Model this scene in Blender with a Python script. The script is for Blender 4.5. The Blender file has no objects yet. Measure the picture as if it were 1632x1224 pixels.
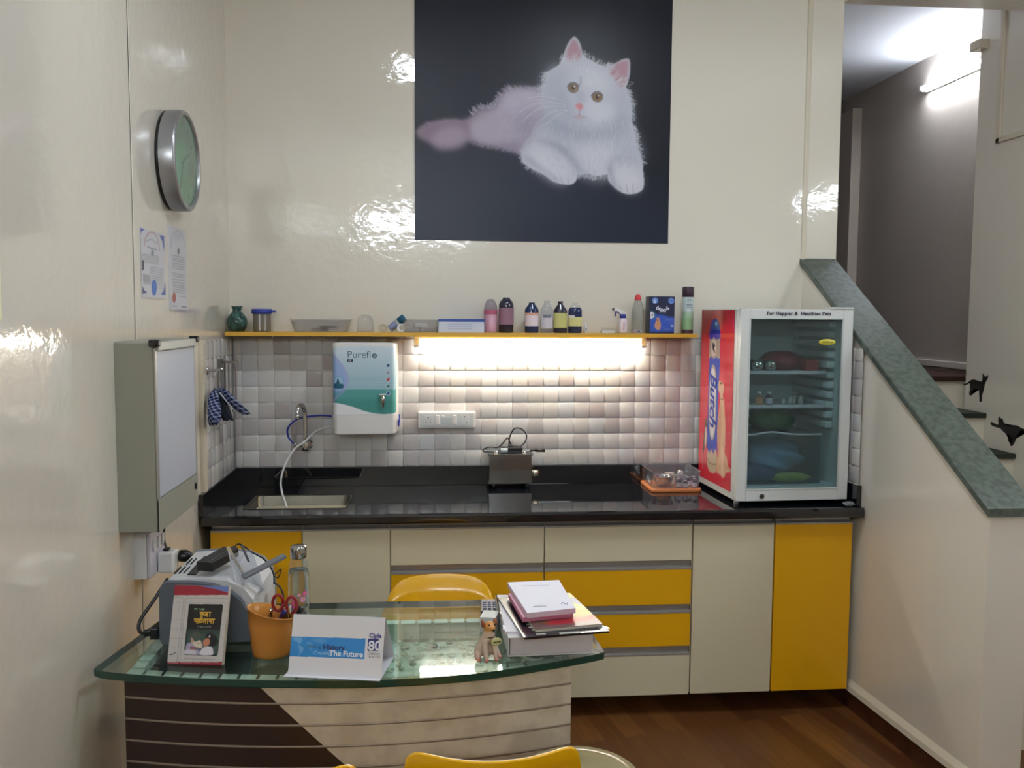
import bpy, bmesh, math, random
import numpy as np
from mathutils import Vector, Matrix, Euler
from math import sin, cos, pi, radians as R

scene = bpy.context.scene
COL = scene.collection

# ---------------------------------------------------------------- camera
YAW, PITCH, ROLL, FPX = .0897, .0783, .0065, 1420.0
_fwd = Vector((sin(YAW)*cos(PITCH), cos(YAW)*cos(PITCH), -sin(PITCH)))
_r = Vector((cos(YAW), -sin(YAW), 0)); _u = _r.cross(_fwd)
_r2 = cos(ROLL)*_r + sin(ROLL)*_u; _u2 = -sin(ROLL)*_r + cos(ROLL)*_u
cam_data = bpy.data.cameras.new('camera'); cam = bpy.data.objects.new('camera', cam_data)
COL.objects.link(cam)
cam.matrix_world = Matrix(((_r2.x, _u2.x, -_fwd.x, 0), (_r2.y, _u2.y, -_fwd.y, -4.0),
                           (_r2.z, _u2.z, -_fwd.z, 1.63), (0, 0, 0, 1)))
cam_data.sensor_width = 36; cam_data.lens = 36*FPX/1632; cam_data.clip_start = .05
scene.camera = cam

# ---------------------------------------------------------------- world, view
w = bpy.data.worlds.new('world'); scene.world = w; w.use_nodes = True
w.node_tree.nodes['Background'].inputs[0].default_value = (.75, .8, .9, 1)
w.node_tree.nodes['Background'].inputs[1].default_value = .25
scene.view_settings.view_transform = 'Standard'; scene.view_settings.look = 'None'
scene.view_settings.gamma = 1; scene.view_settings.use_curve_mapping = False
scene.view_settings.exposure = 0.34
cy = scene.cycles
cy.use_denoising = True
cy.max_bounces = 10; cy.diffuse_bounces = 4; cy.glossy_bounces = 4; cy.transmission_bounces = 8
cy.transparent_max_bounces = 16; cy.caustics_reflective = False; cy.caustics_refractive = False
cy.sample_clamp_indirect = 6.0

# light strengths (watts per square metre of lamp surface, used in the lamp builders)
PANEL_W, FILL_PANEL_W, REAR_TUBE_W, SIDE_TUBE_W, STAIR_TUBE_W, SHELF_TUBE_W = 44, 44, 150, 50, 85, 55

# ---------------------------------------------------------------- helpers
def lin(c):
    return tuple(((v/255)/12.92 if v/255 <= .04045 else ((v/255+.055)/1.055)**2.4) for v in c)

def mat(name, rgb=(200, 200, 200), rough=.5, metal=0, spec=.5, coat=0, trans=0, ior=1.45,
        emit=None, estr=0, bump=None, alpha=1, sss=0):
    m = bpy.data.materials.new(name); m.use_nodes = True
    nt = m.node_tree; b = nt.nodes['Principled BSDF']
    b.inputs['Base Color'].default_value = (*lin(rgb), 1)
    b.inputs['Roughness'].default_value = rough; b.inputs['Metallic'].default_value = metal
    b.inputs['Specular IOR Level'].default_value = spec; b.inputs['Coat Weight'].default_value = coat
    b.inputs['Coat Roughness'].default_value = .05
    b.inputs['Transmission Weight'].default_value = trans; b.inputs['IOR'].default_value = ior
    b.inputs['Alpha'].default_value = alpha
    if emit:
        b.inputs['Emission Color'].default_value = (*lin(emit), 1); b.inputs['Emission Strength'].default_value = estr
    if bump:   # (scale, strength, distance)
        n = nt.nodes.new('ShaderNodeTexNoise'); n.inputs['Scale'].default_value = bump[0]; n.inputs['Detail'].default_value = 3
        tc = nt.nodes.new('ShaderNodeTexCoord'); nt.links.new(tc.outputs['Object'], n.inputs['Vector'])
        bp = nt.nodes.new('ShaderNodeBump'); bp.inputs['Strength'].default_value = bump[1]; bp.inputs['Distance'].default_value = bump[2]
        nt.links.new(n.outputs['Fac'], bp.inputs['Height']); nt.links.new(bp.outputs['Normal'], b.inputs['Normal'])
    return m

def speckle(m, rgb2, scale, lo=.45, hi=.6, detail=4):
    """mix a second colour into the base by noise"""
    nt = m.node_tree; b = nt.nodes['Principled BSDF']
    tc = nt.nodes.new('ShaderNodeTexCoord'); n = nt.nodes.new('ShaderNodeTexNoise')
    n.inputs['Scale'].default_value = scale; n.inputs['Detail'].default_value = detail
    nt.links.new(tc.outputs['Object'], n.inputs['Vector'])
    mr = nt.nodes.new('ShaderNodeMapRange'); mr.inputs['From Min'].default_value = lo; mr.inputs['From Max'].default_value = hi
    nt.links.new(n.outputs['Fac'], mr.inputs['Value'])
    mx = nt.nodes.new('ShaderNodeMix'); mx.data_type = 'RGBA'
    mx.inputs['A'].default_value = b.inputs['Base Color'].default_value; mx.inputs['B'].default_value = (*lin(rgb2), 1)
    nt.links.new(mr.outputs['Result'], mx.inputs['Factor']); nt.links.new(mx.outputs['Result'], b.inputs['Base Color'])
    return m

def thin_glass(name, tint=(235, 245, 240), rough=.0, ior=1.5, haze=0.0, hazecol=(220, 225, 225)):
    """thin clear pane: fresnel mix of transparent and glossy, optional milky haze"""
    m = bpy.data.materials.new(name); m.use_nodes = True; nt = m.node_tree; nt.nodes.clear()
    out = nt.nodes.new('ShaderNodeOutputMaterial'); tr = nt.nodes.new('ShaderNodeBsdfTransparent')
    gl = nt.nodes.new('ShaderNodeBsdfGlossy'); mx = nt.nodes.new('ShaderNodeMixShader')
    tr.inputs['Color'].default_value = (*lin(tint), 1); gl.inputs['Roughness'].default_value = rough
    lw = nt.nodes.new('ShaderNodeLayerWeight'); lw.inputs['Blend'].default_value = .5
    pw = nt.nodes.new('ShaderNodeMath'); pw.operation = 'POWER'; pw.inputs[1].default_value = 4.5
    fr = nt.nodes.new('ShaderNodeMath'); fr.operation = 'MULTIPLY_ADD'; fr.inputs[1].default_value = .9; fr.inputs[2].default_value = ((ior-1)/(ior+1))**2
    nt.links.new(lw.outputs['Facing'], pw.inputs[0]); nt.links.new(pw.outputs[0], fr.inputs[0])
    src = tr.outputs[0]
    if haze > 0:
        df = nt.nodes.new('ShaderNodeBsdfDiffuse'); df.inputs['Color'].default_value = (*lin(hazecol), 1)
        m2 = nt.nodes.new('ShaderNodeMixShader'); m2.inputs[0].default_value = haze
        nt.links.new(tr.outputs[0], m2.inputs[1]); nt.links.new(df.outputs[0], m2.inputs[2]); src = m2.outputs[0]
    nt.links.new(fr.outputs[0], mx.inputs[0]); nt.links.new(src, mx.inputs[1]); nt.links.new(gl.outputs[0], mx.inputs[2])
    nt.links.new(mx.outputs[0], out.inputs['Surface'])
    return m

def print_mat(name, rough=.4, coat=0, spec=.5):
    """a printed sheet: base colour from the ink stored on the mesh"""
    m = mat(name, (255, 255, 255), rough, coat=coat, spec=spec); nt = m.node_tree
    a = nt.nodes.new('ShaderNodeVertexColor'); a.layer_name = 'ink'
    nt.links.new(a.outputs['Color'], nt.nodes['Principled BSDF'].inputs['Base Color'])
    return m

class MB:
    """collects shapes in one bmesh; self.mi is the material slot being used"""
    def __init__(s): s.bm = bmesh.new(); s.mi = 0
    def _tag(s, faces, smooth=False):
        for f in faces: f.material_index = s.mi; f.smooth = smooth
    def face(s, pts, smooth=False):
        f = s.bm.faces.new([s.bm.verts.new(p) for p in pts]); s._tag([f], smooth); return s
    def box(s, x0, x1, y0, y1, z0, z1, bevel=0, seg=2, M=None):
        vs = [s.bm.verts.new((x, y, z)) for x in (x0, x1) for y in (y0, y1) for z in (z0, z1)]
        idx = [(0, 1, 3, 2), (4, 6, 7, 5), (0, 4, 5, 1), (2, 3, 7, 6), (0, 2, 6, 4), (1, 5, 7, 3)]
        fs = [s.bm.faces.new([vs[i] for i in q]) for q in idx]
        s._tag(fs)
        if bevel:
            es = list({e for f in fs for e in f.edges})
            r = bmesh.ops.bevel(s.bm, geom=es, offset=bevel, segments=seg, profile=.5, affect='EDGES')
            fs = list({f for f in r['faces']} | {f for f in fs if f.is_valid})
            vs = list({v for f in fs for v in f.verts})
        s._tag(fs)
        if M: bmesh.ops.transform(s.bm, matrix=M, verts=vs)
        return s
    def loft(s, rings, cap=True, closed=True, smooth=True):
        R_ = [[s.bm.verts.new(p) for p in r] for r in rings]; fs = []
        n = len(R_[0])
        for a, b in zip(R_, R_[1:]):
            for i in range(n if closed else n-1):
                j = (i+1) % n; fs.append(s.bm.faces.new((a[i], a[j], b[j], b[i])))
        s._tag(fs, smooth)
        if cap and closed:
            c = []
            for r, fl in ((R_[0], True), (R_[-1], False)):
                try: c.append(s.bm.faces.new(r[::-1] if fl else r))
                except ValueError: pass
            s._tag(c, False)
        return s
    def lathe(s, prof, c=(0, 0, 0), seg=24, cap=True, smooth=True, M=None, squash=1):
        rings = []
        for r, z in prof:
            ring = []
            for k in range(seg):
                p = Vector((r*cos(2*pi*k/seg), r*squash*sin(2*pi*k/seg), z))
                if M: p = M @ p
                ring.append(p + Vector(c))
            rings.append(ring)
        return s.loft(rings, cap, True, smooth)
    def cyl(s, p0, p1, r, seg=16, r2=None, smooth=True):
        p0, p1 = Vector(p0), Vector(p1); d = (p1-p0); q = d.to_track_quat('Z', 'Y').to_matrix().to_4x4()
        return s.lathe([(r, 0), (r2 if r2 is not None else r, d.length)], p0, seg, M=q, smooth=smooth)
    def sphere(s, c, r, seg=16, rings=10, scale=(1, 1, 1)):
        rr = []
        for i in range(rings+1):
            t = pi*i/rings; q = max(sin(t), .001)
            rr.append([(c[0]+r*scale[0]*q*cos(2*pi*k/seg), c[1]+r*scale[1]*q*sin(2*pi*k/seg), c[2]-r*scale[2]*cos(t)) for k in range(seg)])
        return s.loft(rr)
    def tube(s, pts, r, seg=8, taper=None, smooth_path=True, n=6):
        pts = [Vector(p) for p in pts]
        if smooth_path and len(pts) > 2: pts = spline(pts, n)
        rings = []; up = Vector((0, 0, 1))
        for i, p in enumerate(pts):
            t = (pts[min(i+1, len(pts)-1)] - pts[max(i-1, 0)]).normalized()
            if i == 0:
                a = t.cross(up) if abs(t.dot(up)) < .95 else t.cross(Vector((1, 0, 0)))
                a.normalize()
            else:
                a = (a - t*a.dot(t)).normalized()
            b = t.cross(a); rad = r if taper is None else r*(taper[0] + (taper[1]-taper[0])*i/(len(pts)-1))
            rings.append([p + a*rad*cos(2*pi*k/seg) + b*rad*sin(2*pi*k/seg) for k in range(seg)])
        return s.loft(rings)
    def prism(s, poly, axis, a, b, smooth=False):
        """poly: 2D outline; axis: extrusion axis; (a, b): extent along it. 2D coords are the other two axes in x,y,z order"""
        def P(u, v, t):
            return {'x': (t, u, v), 'y': (u, t, v), 'z': (u, v, t)}[axis]
        A = [s.bm.verts.new(P(u, v, a)) for u, v in poly]; B = [s.bm.verts.new(P(u, v, b)) for u, v in poly]
        fs = [s.bm.faces.new((A[i], A[(i+1) % len(A)], B[(i+1) % len(A)], B[i])) for i in range(len(A))]
        s._tag(fs, smooth)
        c = [s.bm.faces.new(A[::-1]), s.bm.faces.new(B)]; s._tag(c)
        bmesh.ops.triangulate(s.bm, faces=[f for f in c if len(f.verts) > 4])
        return s
    def xform(s, M):
        bmesh.ops.transform(s.bm, matrix=M, verts=s.bm.verts); return s
    def build(s, name, mats, parent=None, smooth_angle=None, loc=None):
        bmesh.ops.recalc_face_normals(s.bm, faces=s.bm.faces)
        me = bpy.data.meshes.new(name); s.bm.to_mesh(me); s.bm.free()
        for m in (mats if isinstance(mats, (list, tuple)) else [mats]): me.materials.append(m)
        o = bpy.data.objects.new(name, me); COL.objects.link(o)
        if parent: o.parent = parent
        if loc: o.location = loc
        return o

def spline(pts, n=6, closed=False):
    P = [Vector(p) for p in pts]; out = []
    N = len(P)
    for i in range(N if closed else N-1):
        if closed: a, b, c, d = P[i-1], P[i], P[(i+1) % N], P[(i+2) % N]
        else: a, b, c, d = P[max(i-1, 0)], P[i], P[i+1], P[min(i+2, N-1)]
        for k in range(n):
            t = k/n
            out.append(.5*((2*b) + (c-a)*t + (2*a-5*b+4*c-d)*t*t + (3*b-a-3*c+d)*t**3))
    if not closed: out.append(P[-1])
    return out

def tag(o, label=None, cat=None, group=None, kind=None):
    if label: o['label'] = label
    if cat: o['category'] = cat
    if group: o['group'] = group
    if kind: o['kind'] = kind
    return o
def thing(name, label, cat, loc=(0, 0, 0), rz=0, group=None):
    o = bpy.data.objects.new(name, None); COL.objects.link(o); o.empty_display_size = .05
    o.location = loc; o.rotation_euler = (0, 0, rz)
    return tag(o, label, cat, group)
def struct(mb, name, mats, parent=None):
    o = mb.build(name, mats, parent)
    if parent is None: o['kind'] = 'structure'
    return o
def copy_tree(o, parent=None):
    c = o.copy(); COL.objects.link(c)
    if parent: c.parent = parent
    for ch in list(o.children): copy_tree(ch, c)
    return c

_fontcache = {}
def text(name, s, size, m, parent, loc, rot=(pi/2, 0, 0), extrude=.0003, align='CENTER', offset=0, shear=0, sx=1, bend=None, space=1):
    cu = bpy.data.curves.new(name, 'FONT'); cu.body = s; cu.size = size; cu.extrude = extrude
    cu.align_x = align; cu.align_y = 'CENTER'; cu.offset = offset; cu.shear = shear; cu.space_character = space; cu.resolution_u = 3
    o = bpy.data.objects.new(name+'_curve', cu); COL.objects.link(o)
    dg = bpy.context.evaluated_depsgraph_get(); me = bpy.data.meshes.new_from_object(o.evaluated_get(dg))
    bpy.data.objects.remove(o); bpy.data.curves.remove(cu)
    if sx != 1: me.transform(Matrix.Diagonal((sx, 1, 1, 1)))
    me.materials.clear(); me.materials.append(m); me.name = name
    t = bpy.data.objects.new(name, me); COL.objects.link(t); t.parent = parent; t.location = loc; t.rotation_euler = rot
    return t

# ---------------------------------------------------------------- printed pictures (ink on a fine mesh)
def homog(src, dst):
    A = []; B = []
    for (x, y), (u, v) in zip(src, dst):
        A.append([x, y, 1, 0, 0, 0, -u*x, -u*y]); B.append(u)
        A.append([0, 0, 0, x, y, 1, -v*x, -v*y]); B.append(v)
    h = np.append(np.linalg.solve(np.array(A, float), np.array(B, float)), 1).reshape(3, 3)
    def f(pts):
        p = np.c_[np.array(pts, float).reshape(-1, 2), np.ones(len(pts))] @ h.T
        return p[:, :2]/p[:, 2:]
    return f
def _blur(a, s):
    if s <= .05: return a
    n = max(1, int(3*s)); k = np.exp(-.5*(np.arange(-n, n+1)/s)**2); k /= k.sum()
    for ax in (0, 1):
        p = np.pad(a, [(n, n) if i == ax else (0, 0) for i in range(2)], mode='edge'); o = np.zeros_like(a)
        for i, kv in enumerate(k):
            o += kv*(p[i:i+a.shape[0], :] if ax == 0 else p[:, i:i+a.shape[1]])
        a = o
    return a
class Art:
    """small painter; user coordinates (x right, y down) go through `f` to cells"""
    def __init__(s, W, H, bg, f=None):
        s.W, s.H = W, H; s.a = np.zeros((H, W, 3)) + np.array(lin(bg)); s.f = f or (lambda p: np.array(p, float)); s.rng = random.Random(5)
    def _mix(s, m, x0, y0, col, alpha):
        h, w_ = m.shape; c = np.array(lin(col)); reg = s.a[y0:y0+h, x0:x0+w_]
        reg += (m*alpha)[..., None]*(c-reg)
    def _bb(s, p, pad):
        x0, y0 = np.floor(p.min(0)-pad).astype(int); x1, y1 = np.ceil(p.max(0)+pad).astype(int)
        x0, y0 = max(x0, 0), max(y0, 0); x1, y1 = min(x1, s.W), min(y1, s.H)
        return (x0, y0, x1, y1) if x1 > x0 and y1 > y0 else None
    def fill(s, pts, col, blur=.5, alpha=1, smooth=True, raw=False):
        if smooth: pts = [tuple(v)[:2] for v in spline([(x, y, 0) for x, y in pts], 8, True)]
        p = np.array(pts, float) if raw else s.f(pts)
        bb = s._bb(p, 3*blur+2)
        if not bb: return s
        x0, y0, x1, y1 = bb
        X, Y = np.meshgrid(np.arange(x0, x1)+.5, np.arange(y0, y1)+.5); m = np.zeros(X.shape, bool)
        for (ax, ay), (bx, by) in zip(p, np.roll(p, -1, 0)):
            if ay == by: continue
            c = ((ay > Y) != (by > Y)) & (X < (bx-ax)*(Y-ay)/(by-ay)+ax); m ^= c
        s._mix(_blur(m.astype(float), blur), x0, y0, col, alpha); return s
    def ell(s, cx, cy_, rx, ry, col, rot=0, blur=.5, alpha=1):
        pts = [(cx+rx*cos(t)*cos(rot)-ry*sin(t)*sin(rot), cy_+rx*cos(t)*sin(rot)+ry*sin(t)*cos(rot)) for t in np.linspace(0, 2*pi, 28)[:-1]]
        return s.fill(pts, col, blur, alpha, False)
    def line(s, pts, col, wd=1, blur=.4, alpha=1, smooth=True):
        if smooth and len(pts) > 2: pts = [tuple(v)[:2] for v in spline([(x, y, 0) for x, y in pts], 6)]
        p = s.f(pts); bb = s._bb(p, wd+3*blur+2)
        if not bb: return s
        x0, y0, x1, y1 = bb
        X, Y = np.meshgrid(np.arange(x0, x1)+.5, np.arange(y0, y1)+.5); D = np.full(X.shape, 1e9)
        for (ax, ay), (bx, by) in zip(p, p[1:]):
            dx, dy = bx-ax, by-ay; L = dx*dx+dy*dy+1e-9
            t = np.clip(((X-ax)*dx+(Y-ay)*dy)/L, 0, 1); D = np.minimum(D, np.hypot(X-ax-t*dx, Y-ay-t*dy))
        s._mix(np.clip((wd/2-D)/max(blur*2, .5)+.5, 0, 1), x0, y0, col, alpha); return s
    def rect(s, x0, y0, x1, y1, col, blur=.3, alpha=1): return s.fill([(x0, y0), (x1, y0), (x1, y1), (x0, y1)], col, blur, alpha, False)
    def mesh(s, name, m, parent, P):
        """P(u, v) -> point, u right 0..1, v up 0..1 ; works on arrays"""
        H, W = s.H, s.W
        U, V = np.meshgrid(np.linspace(0, 1, W), np.linspace(1, 0, H)); co = np.stack(P(U, V), -1).reshape(-1, 3)
        i = np.arange(H*W).reshape(H, W); q = np.stack([i[1:, :-1], i[1:, 1:], i[:-1, 1:], i[:-1, :-1]], -1).reshape(-1, 4)
        me = bpy.data.meshes.new(name); me.vertices.add(H*W); me.loops.add(q.size); me.polygons.add(len(q))
        me.vertices.foreach_set('co', co.astype(np.float32).ravel()); me.loops.foreach_set('vertex_index', q.ravel().astype(np.int32))
        me.polygons.foreach_set('loop_start', np.arange(0, q.size, 4, dtype=np.int32)); me.update(calc_edges=True)
        ca = me.color_attributes.new('ink', 'FLOAT_COLOR', 'POINT')
        ca.data.foreach_set('color', np.c_[s.a.reshape(-1, 3), np.ones(H*W)].astype(np.float32).ravel())
        me.materials.append(m); me.validate()
        o = bpy.data.objects.new(name, me); COL.objects.link(o)
        if parent: o.parent = parent
        return o
# ================================================================ materials of the room
def wall_paint(name, rgb, rough=.07):
    m = mat(name, rgb, rough, spec=.5, coat=.7 if rough < .2 else 0, bump=(7, .06, .02)); m.node_tree.nodes['Principled BSDF'].inputs['Coat Roughness'].default_value = .04; nt = m.node_tree
    b = nt.nodes['Principled BSDF']
    # fine orange-peel over the slow brush waves
    n = nt.nodes.new('ShaderNodeTexNoise'); n.inputs['Scale'].default_value = 24; n.inputs['Detail'].default_value = 4
    tc = nt.nodes.new('ShaderNodeTexCoord'); nt.links.new(tc.outputs['Object'], n.inputs['Vector'])
    bp = nt.nodes.new('ShaderNodeBump'); bp.inputs['Strength'].default_value = .16; bp.inputs['Distance'].default_value = .006
    old = b.inputs['Normal'].links[0].from_socket
    nt.links.new(old, bp.inputs['Normal']); nt.links.new(n.outputs['Fac'], bp.inputs['Height']); nt.links.new(bp.outputs['Normal'], b.inputs['Normal']); nt.links.new(bp.outputs['Normal'], b.inputs['Coat Normal'])
    return m
M = {}
M['cream'] = wall_paint('cream_gloss_paint', (228, 221, 208))
M['white_paint'] = mat('white_ceiling_paint', (225, 224, 220), .7)
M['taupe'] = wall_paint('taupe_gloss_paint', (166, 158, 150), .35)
M['dark'] = mat('dark_gap', (30, 28, 26), .8)
M['cream_trim'] = mat('cream_trim', (214, 204, 184), .35)
M['brown_skirt'] = speckle(mat('brown_vinyl_skirting', (78, 44, 28), .4), (60, 32, 20), 12)
M['granite_green'] = speckle(mat('green_grey_granite', (92, 100, 92), .28), (70, 80, 72), 45, .4, .62, 6)
M['granite_black'] = speckle(mat('black_granite', (13, 15, 20), .04, spec=.5, ior=1.75), (24, 27, 34), 90, .5, .65, 5)
M['yellow_lam'] = mat('yellow_laminate', (226, 167, 16), .32)
M['cream_lam'] = mat('cream_laminate', (212, 203, 174), .32)
M['alu'] = mat('brushed_aluminium', (176, 174, 170), .35, metal=.6)
M['alu_dark'] = mat('shaded_aluminium_groove', (92, 88, 86), .4, metal=.7)
M['white_pl'] = mat('white_plastic', (228, 226, 224), .3)
M['black_pl'] = mat('black_plastic', (18, 18, 20), .35)
M['chrome'] = mat('chrome', (205, 205, 205), .09, metal=1)
M['steel'] = mat('stainless_steel', (170, 168, 164), .16, metal=1)
M['lamp'] = mat('lit_lamp_cover', (255, 255, 255), .5, emit=(255, 255, 255), estr=1)
def lamp_mat(name, rgb, s): return mat(name, (255, 255, 255), .5, emit=rgb, estr=s)

def floor_mat():
    m = mat('brown_vinyl_planks', (84, 54, 34), .33, spec=.4); nt = m.node_tree; b = nt.nodes['Principled BSDF']
    tc = nt.nodes.new('ShaderNodeTexCoord'); mp = nt.nodes.new('ShaderNodeMapping'); mp.inputs['Rotation'].default_value = (0, 0, R(90+11))
    mp.vector_type = 'TEXTURE'
    nt.links.new(tc.outputs['Object'], mp.inputs['Vector'])
    br = nt.nodes.new('ShaderNodeTexBrick'); br.inputs['Scale'].default_value = 1; br.inputs['Brick Width'].default_value = .62
    br.inputs['Row Height'].default_value = .085; br.inputs['Mortar Size'].default_value = .0; br.inputs['Bias'].default_value = 0
    br.inputs['Color1'].default_value = (*lin((124, 82, 44)), 1); br.inputs['Color2'].default_value = (*lin((84, 48, 25)), 1)
    br.offset = .37
    nt.links.new(mp.outputs[0], br.inputs['Vector'])
    m2 = nt.nodes.new('ShaderNodeMapping'); m2.inputs['Scale'].default_value = (2.5, 34, 1); nt.links.new(mp.outputs[0], m2.inputs['Vector'])
    n = nt.nodes.new('ShaderNodeTexNoise'); n.inputs['Scale'].default_value = 1.5; n.inputs['Detail'].default_value = 5; nt.links.new(m2.outputs[0], n.inputs['Vector'])
    mr = nt.nodes.new('ShaderNodeMapRange'); mr.inputs['From Min'].default_value = .3; mr.inputs['From Max'].default_value = .7
    mr.inputs['To Min'].default_value = .78; mr.inputs['To Max'].default_value = 1.12
    nt.links.new(n.outputs['Fac'], mr.inputs['Value'])
    mx = nt.nodes.new('ShaderNodeMix'); mx.data_type = 'RGBA'; mx.blend_type = 'MULTIPLY'; mx.inputs['Factor'].default_value = 1
    nt.links.new(br.outputs['Color'], mx.inputs['A']); nt.links.new(mr.outputs['Result'], mx.inputs['B']); nt.links.new(mx.outputs['Result'], b.inputs['Base Color'])
    return m
M['floor'] = floor_mat()

def tile_mat():
    """glazed 7 cm mosaic relief: each square a slightly different grey or beige"""
    m = mat('glazed_relief_tile', (205, 202, 198), .18); nt = m.node_tree; b = nt.nodes['Principled BSDF']
    g = nt.nodes.new('ShaderNodeNewGeometry'); cr = nt.nodes.new('ShaderNodeValToRGB'); cr.color_ramp.interpolation = 'CONSTANT'
    e = cr.color_ramp.elements; e[0].position = 0; e[0].color = (*lin((214, 211, 208)), 1); e[1].position = .32; e[1].color = (*lin((205, 201, 196)), 1)
    for p, c in ((.52, (196, 190, 188)), (.68, (188, 184, 184)), (.82, (200, 200, 201)), (.92, (182, 174, 172))):
        x = e.new(p); x.color = (*lin(c), 1)
    nt.links.new(g.outputs['Random Per Island'], cr.inputs[0]); nt.links.new(cr.outputs[0], b.inputs['Base Color'])
    return m
M['tile'] = tile_mat()
M['grout'] = mat('pale_grout', (186, 182, 178), .6)

# ================================================================ shell
LX, RX, CEIL, REAR = -.88, 2.8, 3.22, -6.1
struct(MB().box(-1.1, 3.2, REAR-.1, .15, -.1, 0), 'floor', M['floor'])
struct(MB().box(-1.1, 3.0, REAR-.1, 0, CEIL, CEIL+.1), 'ceiling', M['white_paint'])
struct(MB().box(-1.1, 1.70, 0, .15, 0, CEIL), 'wall_back', M['cream'])
struct(MB().box(-1.1, 3.0, REAR-.1, REAR, 0, CEIL), 'wall_rear', M['cream'])
struct(MB().box(-1.0, LX, -1.25, 0, 0, CEIL), 'wall_left', M['cream'])
struct(MB().box(-1.0, LX+.022, REAR, -1.482, 0, CEIL, bevel=.002), 'wall_near_left', M['cream'])
mb = MB().box(-.95, LX+.003, -1.482, -1.266, 0, 2.67, bevel=.0005); struct(mb, 'trim_1', M['cream'])
mb = MB().box(-.95, LX+.0028, -1.482, -1.258, 0, 2.68); mb.box(-.95, LX+.004, -1.482, -1.25, 2.672, 2.684); struct(mb, 'trim_2', mat('seam_brown', (84, 78, 70), .7))
struct(MB().cyl((LX-.003, -1.254, 0), (LX-.003, -1.254, 2.68), .0075, 20), 'trim_12', M['cream'])
struct(MB().box(-.95, LX+.012, -1.482, -1.25, 2.686, CEIL, bevel=.002), 'trim_3', M['cream'])
# column that ends the back wall beside the stairs, with a shallow groove before it
struct(MB().box(1.704, 1.86, 0, .15, 1.2, CEIL, bevel=.003), 'wall_column', M['cream'])
struct(MB().box(1.69, 1.712, -.006, .01, 1.88, CEIL, bevel=.002), 'trim_4', M['cream_trim'])
# right wall of the stairs and the room
mb = MB().box(RX, 2.95, REAR, .45, 0, CEIL); struct(mb, 'wall_right', M['cream'])
struct(MB().box(1.86, RX, -.12, .02, 3.045, CEIL), 'trim_5', M['cream'])
struct(MB().box(RX-.05, RX+.03, .38, .47, 2.985, 3.03, bevel=.004), 'trim_6', M['cream_trim'])
mb = MB().box(RX-.014, RX, .245, .275, 2.49, CEIL, bevel=.003).box(RX-.014, RX, -1.2, .275, 2.49, 2.515, bevel=.003)
struct(mb, 'trim_7', M['cream_trim'])
# stairwell beyond the back wall
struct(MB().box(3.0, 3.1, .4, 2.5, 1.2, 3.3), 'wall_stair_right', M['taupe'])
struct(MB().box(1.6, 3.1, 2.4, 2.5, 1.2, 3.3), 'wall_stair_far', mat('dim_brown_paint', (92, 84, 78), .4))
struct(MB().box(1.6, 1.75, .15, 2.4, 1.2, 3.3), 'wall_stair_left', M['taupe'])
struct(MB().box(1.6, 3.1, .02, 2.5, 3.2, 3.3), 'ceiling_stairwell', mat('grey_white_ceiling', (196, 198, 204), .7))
struct(MB().box(2.93, 3.0, 2.12, 2.4, 1.315, 3.08, bevel=.004), 'wall_pilaster', mat('grey_beige_paint', (176, 166, 156), .4))
d = MB().box(2.3, 2.855, 2.37, 2.4, 1.315, 2.95); o = struct(d, 'door_1', mat('dark_blue_door', (26, 32, 62), .4))
struct(MB().box(2.975, 3.0, .4, 2.3, 1.335, 1.372, bevel=.003), 'baseboard_landing', mat('white_skirting', (205, 200, 194), .4))
# ---- stairs: white risers, green stone treads, brown landing
mb = MB()
n = 7
for i in range(n):
    z = 1.315 - .170*i; y1 = .50 - .243*(i-1); y0 = y1 - .243
    if i == 0: continue
    mb.mi = 0; mb.box(1.84, 2.8, y0+.02, y1+.03, 0, z-.025)
    mb.mi = 1; mb.box(1.84, 2.8, y0, y1+.02, z-.025, z, bevel=.004)
mb.mi = 0; mb.box(1.84, 3.05, .52, 2.4, 1.1, 1.29)
mb.mi = 2; mb.box(1.84, 3.0, .49, 2.4, 1.29, 1.315)
struct(mb, 'floor_stairs', [M['cream_trim'], mat('dark_green_tread', (50, 54, 44), .6, spec=.2), mat('brown_landing', (56, 36, 28), .6, spec=.2)])
# ---- sloping stair wall and its coping
def wall_x(y): return 1.70 - .0763*y
def slope_z(y): return 1.894 + .668*y
Y1 = -1.305
mb = MB(); T = .15
pts = []
for y, zt in ((0, slope_z(0)-.03), (Y1, slope_z(Y1)-.03)):
    pts.append([(wall_x(y), y, 0), (wall_x(y), y, zt), (wall_x(y)+T, y, zt), (wall_x(y)+T, y, 0)])
mb.loft(pts, smooth=False); struct(mb, 'wall_stair_slope', M['cream'])
mb = MB(); rings = []
for ya, yb in ((.0, -.62), (-.622, Y1-.012)):
    rr = []
    for y in (ya, yb):
        xl = wall_x(y)-.014; z = slope_z(y); xr = xl+.172; e = .004
        rr.append([(xl, y, z-.028), (xl, y, z-e), (xl+e, y, z), (xr-e, y, z), (xr, y, z-e), (xr, y, z-.028)])
    mb.loft(rr, smooth=False)
struct(mb, 'trim_coping', M['granite_green'])
mb = MB(); mb.loft([[(wall_x(y)-.012, y, 0), (wall_x(y)-.008, y, .078), (wall_x(y)+.01, y, .078), (wall_x(y)+.01, y, 0)] for y in (0, Y1-.01)], smooth=False)
struct(mb, 'baseboard_right', M['brown_skirt'])
mb = MB(); mb.loft([[(wall_x(y)-.022, y, .078), (wall_x(y)-.018, y, .098), (wall_x(y), y, .118), (wall_x(y)+.01, y, .078)] for y in (-.3, Y1-.01)], smooth=False)
struct(mb, 'trim_8', M['cream_trim'])
struct(MB().box(LX, LX+.012, -1.25, 0, 0, .08), 'baseboard_left', M['brown_skirt'])

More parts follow.
